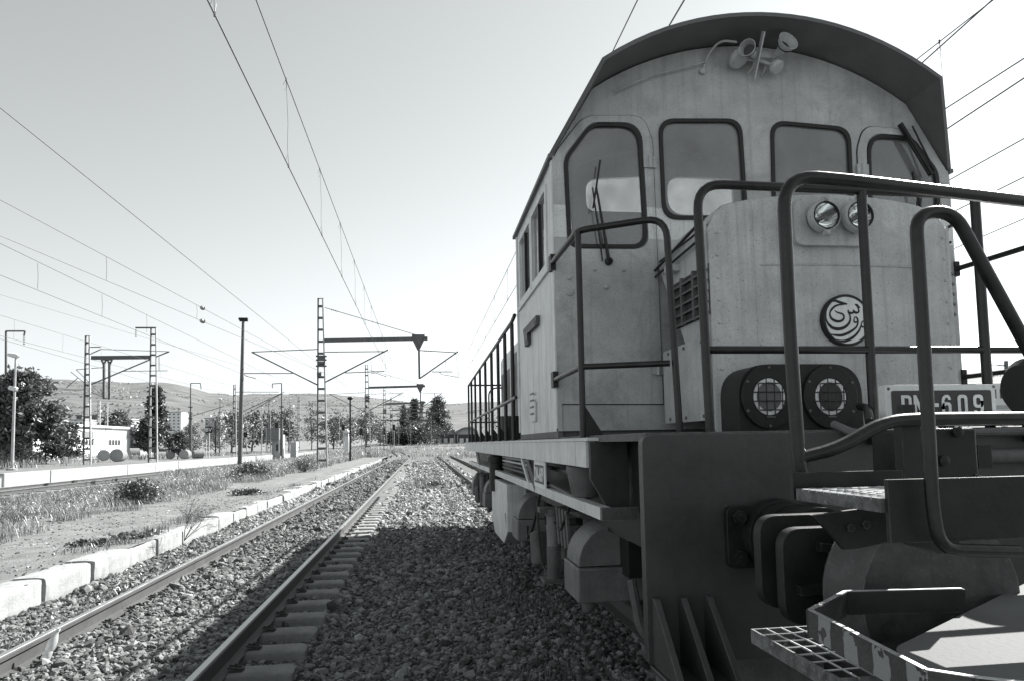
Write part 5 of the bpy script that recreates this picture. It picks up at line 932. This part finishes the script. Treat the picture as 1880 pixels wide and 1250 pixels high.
# cab
yc0, yc1 = 5.0, 7.0; xl, xr = 1.0, mx(1.0); EZ, SX, SZ, TZ = 3.68, 1.335, 4.24, 4.66
hw = XL - SX; sag = TZ - SZ; RA = (hw * hw + sag * sag) / (2 * sag)
def arcz(x): return SZ - (RA - sag) + math.sqrt(RA * RA - (x - XL) ** 2)
arcp = [(SX + 2 * hw * k / 22, arcz(SX + 2 * hw * k / 22)) for k in range(23)]
prof_cab = [(xl, 1.58), (xl, EZ)] + arcp + [(xr, EZ), (xr, 1.58)]
wq = lambda pts: [(lambda p: (p.x, p.z))(P(px, py, yc0)) for px, py in pts]
w_out = wq([(1044, 455), (1036, 292), (1084, 229), (1174, 229), (1188, 456)]); w_in = wq([(1217, 403), (1209, 221), (1359, 221), (1371, 403)])
mirror = lambda poly: [(mx(x), z) for x, z in reversed(poly)]
wins = [rpoly(w_out, [.10, .07, .07, .16, .12], 7), rpoly(w_in, .13, 7)]; wins += [mirror(w) for w in wins]
cabf = lo(MB().plate(prof_cab, wins, FXZ, yc0, yc0 + .05), 'cab_front', 'cab_paint', smooth=False)
rear = [rpoly([(1.75, 3.95), (1.75, 4.30), (2.45, 4.36), (2.45, 3.95)], [.1, .14, .05, .05], 6), rpoly([(2.66, 3.93), (2.66, 4.36), (3.42, 4.36), (3.42, 3.95)], [.2, .16, .05, .05], 6), rpoly([(1.15, 3.2), (1.15, 3.7), (1.6, 3.9), (1.6, 3.2)], .08, 5), rpoly([(3.72, 3.2), (3.72, 3.9), (4.18, 3.7), (4.18, 3.2)], .08, 5)]
lo(MB().plate(prof_cab, rear, FXZ, yc1 - .05, yc1), 'cab_rear', 'cab_paint', smooth=False)
for w in rear: lo(MB().plate(inset(w, -.01), [], FXZ, yc1 - .028, yc1 - .022), 'rear_pane', 'cab_glass', smooth=False)
for i, w in enumerate(wins):
    b = MB(); b.plate([(p[0], p[1]) for p in inset(w, -.006)], [inset(w, .024)], FXZ, yc0 - .018, yc0 + .02); g = lo(b, 'cab_window', 'rubber', bevel=.006); lo(MB().plate(inset(w, .02), [], FXZ, yc0 + .004, yc0 + .008), 'pane', 'cab_glass', g, smooth=False)
# hinged front doors left and right round the outer windows
dpoly = wq([(1026, 741), (1013, 290), (1072, 214), (1180, 214), (1197, 260), (1217, 741)])
for s in (0, 1):
    o = rpoly(dpoly, [.01, .10, .10, .18, .05, .01], 6); h = inset(wins[0], -.014)
    if s: o = mirror(o); h = mirror(h)
    X = (lambda x: x) if s == 0 else mx
    lo(MB().plate(inset(o, -.007), [inset(o, .02)], FXZ, yc0 - .004, yc0 - .0005), 'door_seam', 'rubber', smooth=False)
    d_ = lo(MB().plate(o, [h], FXZ, yc0 - .013, yc0 - .001), 'front_door', 'cab_paint', smooth=False, bevel=.004)
    for px, py in ((1193, 298), (1208, 676)): p = P(px, py, yc0 - .02); x = X(p.x); b = MB(); b.cyl((x, yc0 - .03, p.z - .05), (x, yc0 - .03, p.z + .05), .014, n=10); b.box(x - .05, x + .05, yc0 - .026, yc0 - .014, p.z - .045, p.z + .045); lo(b, 'hinge', 'cab_paint', d_)
    for px, py, r in ((1046, 537, .028), (1045, 511, .015), (1113, 527, .02), (1092, 496, .01), (1145, 497, .01)): p = P(px, py, yc0 - .014); b = MB(); b.lathe((X(p.x), yc0 - .013, p.z), (0, -1, 0), [(0, r), (.012, r), (.016, r * .6), (.016, 0)], 12); lo(b, 'door_lock', 'cab_paint', d_)
    b = MB(); p = P(1118, 480, yc0 - .03); q_ = P(1095, 345, yc0 - .06); t_ = P(1102, 295, yc0 - .06); b.tube([(X(p.x), p.y, p.z), (X(q_.x), q_.y, q_.z)], [.014, .008], 8); b.bar((X(q_.x - .03), q_.y, q_.z - .16), (X(t_.x), t_.y, t_.z), .012, .02); b.tube([(X(p.x - .05), p.y, p.z), (X(q_.x - .03), q_.y, q_.z)], .006, 6); b.lathe((X(p.x), yc0 - .012, p.z), (0, -1, 0), [(0, .03), (.03, .03), (.04, .01)], 12); lo(b, 'wiper', 'black_steel', d_)
    b = MB(); b.box(*sorted((X(1.0), X(1.03))), yc0 - .012, yc0 + .0, 1.58, 3.68); lo(b, 'corner_strip', 'cab_paint', cabf)
# slanted wiper and deflector at the right outer window
b = MB(); b.bar(P(1652, 228, 4.95), P(1710, 322, 4.93), .045, .02); b.tube([P(1668, 258, 4.95), P(1705, 320, 4.93)], .008, 6); b.tube([P(1675, 232, 4.95), P(1716, 315, 4.93)], .008, 6); lo(b, 'window_deflector', 'black_steel')
# cab sides with window openings
for s in (0, 1):
    a, c = (xl, xl + .045) if s == 0 else (xr - .045, xr); sg = -1 if s == 0 else 1; xo = xl if s == 0 else xr
    sw = [rpoly([(5.28, 2.90), (5.28, 3.56), (6.02, 3.56), (6.02, 2.90)], .04, 4), rpoly([(6.08, 2.90), (6.08, 3.56), (6.80, 3.56), (6.80, 2.90)], .04, 4)]
    cs = lo(MB().plate([(yc0 + .002, 1.58), (yc0 + .002, EZ), (yc1 - .002, EZ), (yc1 - .002, 1.58)], sw, FYZ, a, c), 'cab_side', 'side_bounce_paint', smooth=False)
    for w in sw:
        b = MB(); b.plate(inset(w, -.02), [inset(w, .03)], FYZ, *sorted((xo + sg * .012, xo - sg * .02))); g = lo(b, 'side_window', 'side_bounce_paint', bevel=.004); lo(MB().plate(inset(w, .02), [], FYZ, xo - sg * .02, xo - sg * .016), 'pane', 'cab_glass', g, smooth=False)
        b = MB(); ym = (min(p[0] for p in w) + max(p[0] for p in w)) / 2; b.box(*sorted((xo + sg * .008, xo - sg * .03)), ym - .02, ym + .02, 2.92, 3.55); lo(b, 'window_bar', 'black_steel', g)
    b = MB(); b.box(*sorted((xo + sg * .002, xo + sg * .035)), 4.97, 7.08, EZ - .02, EZ + .012); lo(b, 'drip_rail', 'visor_paint'); b = MB(); b.box(*sorted((xo + sg * .001, xo + sg * .02)), 5.2, 6.9, 2.84, 2.875); lo(b, 'window_sill', 'side_bounce_paint', cs)
    for y in (5.02, 6.98): b = MB(); b.box(*sorted((xo + sg * .001, xo + sg * .012)), y - .03, y + .03, 1.6, EZ - .03); lo(b, 'corner_strip', 'side_bounce_paint', cs)
    q = [(lambda p: (p.y, p.z))(PX(px, py, xl)) for px, py in ((991, 579), (991, 597), (974.5, 612), (975.5, 631), (970, 637), (966.5, 606))]
    b = MB(); b.plate(q, [], FYZ, *sorted((xo + sg * .002, xo + sg * .035))); bp = lo(b, 'makers_plate', 'grimy_steel', cs, bevel=.004); b = MB(); b.plate(inset(q, .04), [], FYZ, *sorted((xo + sg * .036, xo + sg * .039))); lo(b, 'plate_field', 'plate_dark', bp)
    q = [(lambda p: (p.y, p.z))(PX(px, py, xl)) for px, py in ((986, 737), (986, 773), (977, 774), (977, 739))]; b = MB(); b.plate(q, [], FYZ, *sorted((xo + sg * .002, xo + sg * .02))); dp = lo(b, 'data_plate', 'side_bounce_paint', cs, bevel=.003)
    b = MB()
    for k_ in range(4): b.box(*sorted((xo + sg * .021, xo + sg * .024)), q[0][0] + .05, q[2][0] - .05, 1.75 + k_ * .06, 1.765 + k_ * .06)
    lo(b, 'plate_relief', 'grimy_steel', dp)
    b = MB(); b.box(*sorted((xo, xo + .04 * (1 if s == 0 else -1))), 5.02, 6.98, 1.53, 1.58); lo(b, 'cab_skirt', 'grimy_steel')
    b = MB(); b.plate([(7.0, 1.6), (7.0, 1.85), (7.16, 1.6)], [], FYZ, *sorted((xo + .02, xo + .04))); lo(b, 'corner_gusset', 'black_steel')
b = MB(); b.box(xl + .05, xr - .05, 5.06, 6.94, 1.54, 1.6); lo(b, 'cab_floor', 'inside_cab'); b = MB(); b.box(1.5, 3.0, 5.25, 5.75, 1.6, 2.95); b.box(1.15, 1.5, 5.25, 5.6, 1.6, 3.02); b.box(1.2, 1.42, 5.3, 5.5, 3.02, 3.22); b.box(2.2, 2.9, 5.6, 5.9, 2.9, 3.3); lo(b, 'control_desk', 'rubber', bevel=.02)
for x in (1.72, 3.7): b = MB(); b.box(x - .25, x + .25, 6.0, 6.45, 2.55, 2.67); b.box(x - .23, x + .23, 6.4, 6.5, 2.66, 3.42); b.box(x - .12, x + .12, 6.41, 6.49, 3.43, 3.62); b.cyl((x, 6.25, 1.6), (x, 6.25, 2.55), .06); lo(b, 'driver_seat', 'rubber', bevel=.04)
b = MB(); b.tube([(1.25, 5.4, 3.1), (1.22, 5.35, 3.5)], .012, 8); b.tube([(1.32, 5.4, 3.05), (1.36, 5.42, 3.35)], .01, 8); b.tube([(1.9, 5.5, 2.95), (1.9, 5.5, 3.2), (1.75, 5.45, 3.05)], .012, 8); lo(b, 'control_lever', 'black_steel')
# roof with the projecting visor, whose front edge falls back to the eaves
out = [(xl - .0, EZ + .005)] + [(x, z + .012) for x, z in arcp] + [(xr, EZ + .005)]; th = .03; vs = []; N = len(out)
for i, (x, z) in enumerate(out):
    yf_ = 4.985 if i in (0, N - 1) else 4.62
    cx_, cz_ = XL, 3.2; d = Vector((cx_ - x, 0, cz_ - z)).normalized() * -th
    vs += [(x, yf_, z), (x + d.x, yf_, z + d.z), (x + d.x, 7.08, z + d.z), (x, 7.08, z)]
fs = [(i * 4 + k, (i + 1) * 4 + k, (i + 1) * 4 + (k + 1) % 4, i * 4 + (k + 1) % 4) for i in range(N - 1) for k in range(4)] + [(0, 1, 2, 3), tuple((N - 1) * 4 + k for k in (3, 2, 1, 0))]
b = MB(); b.add(vs, fs); roof = lo(b, 'cab_roof', 'visor_paint', ang=25)
b = MB(); b.tube([P(1128, 168, 4.96), P(1200, 138, 4.96), P(1300, 113, 4.96)], .006, 6); lo(b, 'visor_seam', 'cab_paint', roof)
# horns, their bracket and conduit
def horn(px, py, y, r, back):
    c = P(px, py, y); d = (Vector(back) - c).normalized(); L_ = (Vector(back) - c).length; b = MB(); b.lathe(c, d, [(.0, r), (-.006, r * 1.03), (-.006, r * .97), (.03, r * .85), (L_ * .3, r * .5), (L_ * .7, r * .28), (L_, r * .2), (L_, 0)], 28); h = lo(b, 'air_horn', 'loco_paint', roof); b = MB(); b.lathe(c + d * .05, d, [(0, r * .78), (.0, 0)], 24); lo(b, 'horn_mouth', 'plate_dark', h); return c
cb = P(1395, 112, 4.93)
horn(1372, 88, 4.74, .062, cb + Vector((-.02, 0, 0))); horn(1447, 76, 4.74, .082, cb + Vector((.10, 0, 0)))
for px, py, r in ((1356, 106, .085), (1424, 122, .06)): c = P(px, py, 4.90); b = MB(); b.lathe(c, (.3, -.5, -.8), [(-.03, .02), (-.02, r * .8), (0, r), (.02, r), (.035, r * .8), (.04, 0)], 24); b.tube([c, cb], .014, 8); lo(b, 'horn_diaphragm', 'loco_paint', roof)
b = MB(); b.bar(P(1402, 58, 4.75), P(1384, 146, 4.96), .045, .012, (1, 0, 0)); b.bar(P(1376, 100, 4.9), P(1424, 103, 4.9), .02, .05); lo(b, 'horn_bracket', 'loco_paint', roof)
b = MB(); b.tube(fillet([P(1353, 78, 4.85), P(1322, 74, 4.9), P(1300, 100, 4.96), P(1290, 130, 4.99)], .08), .009, 8); b.lathe(P(1289, 132, 4.99), (0, -1, 0), [(0, .025), (.02, .025), (.03, .012), (.03, 0)], 12); lo(b, 'conduit', 'loco_paint', roof); b = MB(); b.tube(fillet([P(1385, 110, 4.93), P(1384, 122, 4.95), P(1372, 137, 4.99)], .03), .008, 8); lo(b, 'horn_pipe', 'loco_paint', roof); b = MB(); b.tube(fillet([P(1405, 110, 4.93), P(1406, 125, 4.95), P(1398, 140, 4.99)], .03), .008, 8); lo(b, 'horn_pipe', 'loco_paint', roof)

# long hood behind the cab
lh = [(1.76, 1.54), (1.76, 3.38), (1.98, 3.58), (mx(1.98), 3.58), (mx(1.76), 3.38), (mx(1.76), 1.54)]; b = MB(); b.plate(rpoly(lh, [0, .12, .15, .15, .12, 0], 5), [], FXZ, 7.02, 15.3); lho = lo(b, 'rear_hood', 'side_bounce_paint', bevel=.02)
for s in (-1, 1):
    x = XL + s * (XL - 1.76)
    for i in range(9): y = 7.3 + i * .88; b = MB(); b.box(*sorted((x + s * .001, x + s * .015)), y, y + .8, 1.62, 3.2); d_ = lo(b, 'hood_door', 'side_bounce_paint' if i % 3 else 'grimy_box', lho, bevel=.004); b = MB(); b.box(*sorted((x + s * .016, x + s * .02)), y + .12, y + .68, 2.3, 3.0); lo(b, 'door_louvre', 'dark_opening' if i % 2 else 'grimy_steel', d_)
    b = MB(); b.lathe((x + s * .02, 8.0, 2.75), (s, 0, 0), [(0, .19), (.03, .19), (.04, .15), (.04, 0)], 28); lo(b, 'round_badge', 'white_paint', lho); b = MB(); b.cyl((XL + s * 1.35, 10.2, 1.55), (XL + s * 1.35, 10.2, 1.9), .16, n=20); lo(b, 'deck_filter', 'black_steel')

# railings
def pipe(name, pts, r, fr, m='rail_pipe', parent=None): return lo(MB().tube(fillet(pts, fr) if fr else pts, r, 12), name, m, parent)
ZR, ZM = 2.80, 2.02
for s in (0, 1):
    X = (lambda x: x) if s == 0 else mx
    # side railing along the rear walkway
    pts = [(X(.965), 7.02, 2.83), (X(.965), 7.25, 2.80), (X(1.02), 15.2, 2.80)]; hr = pipe('side_handrail', pts, .021, .1); pipe('mid_handrail', [(X(.965), 7.02, 1.97), (X(1.02), 15.2, 1.97)], .019, 0)
    for y in (7.35, 8.05, 8.85, 9.75, 10.8, 11.9, 13.1, 14.2, 15.2):
        x = .975 + .005 * (y - 7); po = pipe('handrail_post', [(X(x), y, 1.50), (X(x), y, 2.80)], .022, 0); b = MB(); b.plate([(X(x), 1.53), (X(x + .02), 1.70), (X(x + .14), 1.53)], [], FXZ, y - .01, y + .01); lo(b, 'post_foot', 'black_steel', po)
    pipe('end_handrail', [(X(1.02), 15.2, 2.80), (X(1.9), 15.25, 2.80)], .02, 0)
    pipe('end_handrail', [(X(1.02), 15.2, 1.97), (X(1.9), 15.25, 1.97)], .018, 0); pipe('grab_loop', [(X(1.45), 15.0, 1.54), (X(1.45), 15.0, 2.72), (X(1.85), 15.0, 2.72)], .018, .2)
    # railing before the cab door: cab corner, out along the sill, across the walkway, down
    c0 = PX(1014, 492, .985); c1 = PX(1061, 425, .985); c2 = P(1212, 395, 3.88); zt_ = (c0.z + c1.z) / 2 + .01
    if s: c1.y = 3.5; c2.y = 3.2
    A = [(X(c0.x), c0.y, zt_ + .02), (X(c1.x), c1.y, zt_), (X(c2.x + .035), c2.y, zt_ + .01), (X(c2.x + .075), c2.y, 1.53)]; pipe('corner_handrail', A, .021, [.08, .13]); pipe('handrail_post', [(X(c1.x), c1.y, 1.5), (X(c1.x), c1.y, zt_ - .01)], .02, 0)
    m0 = PX(1018, 697, .985); m1 = P(1230, 668, 3.88); pipe('mid_handrail', [(X(m0.x), m0.y, m0.z), (X(c1.x), c1.y, m0.z), (X(m1.x), m1.y, m0.z - .01)], .019, .04)
    for p in (A[0], (X(m0.x), m0.y, m0.z)): b = MB(); b.box(p[0] - .02, p[0] + .02, yc0 - .03, yc0 + .06, p[2] - .06, p[2] + .06); lo(b, 'rail_bracket', 'black_steel')
    b = MB(); b.plate([(X(.985), 1.53), (X(1.0), 1.72), (X(1.12), 1.53)], [], FXZ, c1.y - .01, c1.y + .01); lo(b, 'post_foot', 'black_steel')
# railing across the front
ya_ = 3.42; q = lambda px, py: P(px, py, ya_); zA = (q(1400, 342).z + q(1850, 356).z) / 2; xA = q(1290, 600).x
pipe('front_handrail', [(xA + .02, ya_, 1.52), (q(1281, 400).x, ya_, zA), (mx(xA), ya_, zA - .02), (mx(xA), ya_, 1.52)], .0245, .15)
pipe('mid_handrail', [(xA, ya_, q(1300, 642).z), (mx(xA), ya_, q(1880, 642).z)], .021, 0)
for px in (1593, 1803): x = q(px, 560).x; pipe('handrail_post', [(x, ya_, 1.50), (x, ya_, zA)], .026, 0)

# ================================================================ the vehicle coupled in front: end platform with steps and handrails
xw = 2.75
wag = thing('coupled_wagon', 'dark wagon end with steps, bent handrails and a buffer, coupled before the locomotive', 'wagon', (xw, 1.5, 0))
def wa(mb, name, m, parent=None, **k): return mb.build(name, m, parent or wag, **k)
def wpipe(name, pts, r, fr, m='rail_pipe'): return wa(MB().tube(fillet(pts, fr) if fr else pts, r, 14), name, m)
yB = 2.05; q = lambda px, py, y=yB: P(px, py, y)
zB = q(1490, 329).z; e = P(1900, 366, 2.28)
wpipe('handrail', [q(1484, 915), q(1468, 860), q(1452, 640), q(1437, 322), Vector((q(1560, 330).x, yB, zB)), Vector((e.x, 2.2, zB - .005)), Vector((3.6, 2.25, zB - .01))], .0215, [.1, .3, .12, .2, .2])
wpipe('lower_handrail', [q(1462, 842), q(1540, 822), q(1625, 772, 2.06), q(1700, 768, 2.06), (3.6, 2.12, q(1700, 768, 2.06).z - .01)], .0215, .12)
yC = 1.52; c_ = lambda px, py: P(px, py, yC)
wpipe('grab_rail', [c_(1870, 1012), c_(1726, 1008), c_(1712, 930), c_(1697, 640), c_(1681, 392), c_(1750, 388), c_(1893, 650), c_(1960, 780)], .0160, [.08, .3, .3, .10, .10, .3])
# upper step: expanded metal in a flat frame, riser behind it
zs = 1.345
def grating(name, x0, x1, y0, y1, z, nx, ny, mframe, w=.004, skew=.0, fh=.035):
    b = MB(); t_ = .006
    for a in ((x0, x1, y0, y0 + t_), (x0, x1, y1 - t_, y1), (x0, x0 + t_, y0 + t_, y1 - t_), (x1 - t_, x1, y0 + t_, y1 - t_)): b.box(*a, z - fh, z)
    g = wa(b, name, mframe); b = MB()
    for i in range(1, nx): x = x0 + (x1 - x0) * i / nx; b.tube([(x + random.gauss(0, .003), y0, z - .002), (x + random.gauss(0, .005), (y0 + y1) / 2, z - .002 + random.gauss(0, .002)), (x, y1, z - .002)], w, 6)
    for j in range(1, ny): y = y0 + (y1 - y0) * j / ny; b.tube([(x0, y, z - .002), ((x0 + x1) / 2, y + random.gauss(0, .004), z - .002), (x1, y + skew, z - .002)], w, 6)
    wa(b, 'step_mesh', 'bare_edge', g); return g
grating('upper_step', 1.13, 1.45, 1.58, 1.97, zs, 7, 11, 'worn_stripe', .004, .01)
b = MB(); b.box(1.13, 1.5, 1.985, 2.0, 1.31, 1.392); wa(b, 'step_riser', 'black_steel')
b = MB(); b.box(1.14, 1.60, 1.565, 1.578, 1.235, 1.392); wa(b, 'toe_board', 'black_steel')
b = MB(); b.plate([(lambda p: (p.x, p.z))(P(px, py, 1.74)) for px, py in ((1487, 945), (1520, 975), (1548, 1008), (1575, 1006), (1640, 992), (1720, 1015), (1760, 1015), (1760, 940), (1640, 925))], [], FXZ, 1.735, 1.75); br = wa(b, 'step_bracket', 'black_steel', bevel=.002)
for px, py in ((1560, 968), (1588, 962)): b = MB(); b.lathe(P(px, py, 1.735), (0, -1, 0), [(0, .012), (.008, .012), (.009, 0)], 6); wa(b, 'bolt', 'black_steel', br)
# step tub: painted rim round a tread plate
zr = 1.062
rim = [PZ(px, py, zr) for px, py in ((1765, 1080), (1552, 1085), (1487, 1119), (1700, 1229), (1790, 1243), (1960, 1262))]
rim = [(p.x, p.y) for p in rim]; th = .014
for i in range(len(rim) - 1):
    a, c = Vector((*rim[i], zr - .032)), Vector((*rim[i + 1], zr - .032)); d = (c - a).normalized() * .006; b = MB(); b.bar(a - d, c + d, th, .064); wa(b, 'tub_rim', 'hazard_paint' if i in (2, 3) else 'black_steel'); b = MB(); b.bar(a + Vector((0, 0, .0335)), c + Vector((0, 0, .0335)), th * .8, .002); wa(b, 'worn_rim_edge', 'bare_edge')
tp = [(1.115, 1.545), (1.04, 1.36), (1.12, 1.22), (1.6, 1.0), (2.9, .9), (2.9, 2.0), (1.25, 2.0), (1.06, 1.75)]
tp = rpoly([PZ(1640, 1187, 1.0).xy, PZ(1900, 1060, 1.0).xy, (2.9, 2.6), (2.9, .9), (1.6, 1.05), (1.15, 1.18), (1.02, 1.30)], [.04, 0, 0, 0, 0, 0, 0], 5)
b = MB(); b.plate(tp, [], FXY, .985, .998); wa(b, 'tread_plate', 'tread_plate')
grating('lower_step', .945, 1.13, 1.50, 1.93, .945, 4, 7, 'worn_stripe', .003, .02, .04)
b = MB(); b.box(1.14, 2.6, 1.2, 1.9, .60, .90); wa(b, 'step_support', 'black_steel', bevel=.02)
for y in (1.48, 1.9): b = MB(); b.bar((1.05, y, .90), (1.25, y, .70), .03, .06, (0, 1, 0)); wa(b, 'step_strut', 'dark_beam')
# headstock, buffer facing the locomotive
buffer(1.62, 1.02, 2.02, 1, wag, hw=.39, hh=.165, length=.23)
b = MB(); b.lathe((1.60, 2.16, .985), (0, -1, 0), [(0, .15), (0, .285), (.03, .30), (.05, .285), (.12, .27), (.19, .27), (.19, 0)], 40); wa(b, 'buffer_casing', 'worn_casing')
for k in range(6): a = k * math.pi / 3 + .3; b = MB(); b.bar((1.62 + .14 * math.cos(a), 2.225, 1.02 + .12 * math.sin(a)), (1.62 + .36 * math.cos(a), 2.235, 1.02 + .15 * math.sin(a)), .03, .03); wa(b, 'head_rib', 'black_steel')
b = MB(); b.box(1.3, 4.1, 1.25, 1.45, .62, .96); wa(b, 'headstock', 'black_steel', bevel=.01)
lc = P(1872, 712, 2.35); b = MB(); b.lathe(lc, (1, 0, .03), [(0, 0), (0, .09), (.03, .115), (.3, .12), (.33, .1), (.33, 0)], 28); wa(b, 'lamp_housing', 'black_steel')
b = MB(); a, c = P(1678, 786, 2.3), P(1792, 882, 2.3); b.box(a.x, c.x, 2.28, 2.55, c.z - .03, a.z); bx0 = wa(b, 'junction_box', 'black_steel', bevel=.012)
for px, py in ((1755, 792), (1730, 845)): b = MB(); b.lathe(P(px, py, 2.28), (0, -1, 0), [(0, .02), (.015, .02), (.02, .01), (.02, 0)], 10); wa(b, 'cover_knob', 'black_steel', bx0)
b = MB(); a = P(1660, 760, 2.1); b.box(a.x - .02, a.x + .05, 2.09, 2.13, 1.36, a.z); wa(b, 'rail_stay', 'black_steel'); b = MB(); b.box(*sorted((P(1653, 742, 2.15).x, P(1676, 742, 2.15).x)), 2.14, 2.17, P(1660, 780, 2.15).z, P(1660, 742, 2.15).z); wa(b, 'latch_plate', 'black_steel')
wpipe('brake_hose', [P(1788, 872, 2.2), P(1815, 882, 2.2), P(1850, 886, 2.2), P(1960, 888, 2.2)], .008, .05, 'black_steel')
b = MB(); b.box(2.9, 4.2, -2.5, 1.25, .7, 1.02); wa(b, 'wagon_floor', 'black_steel')
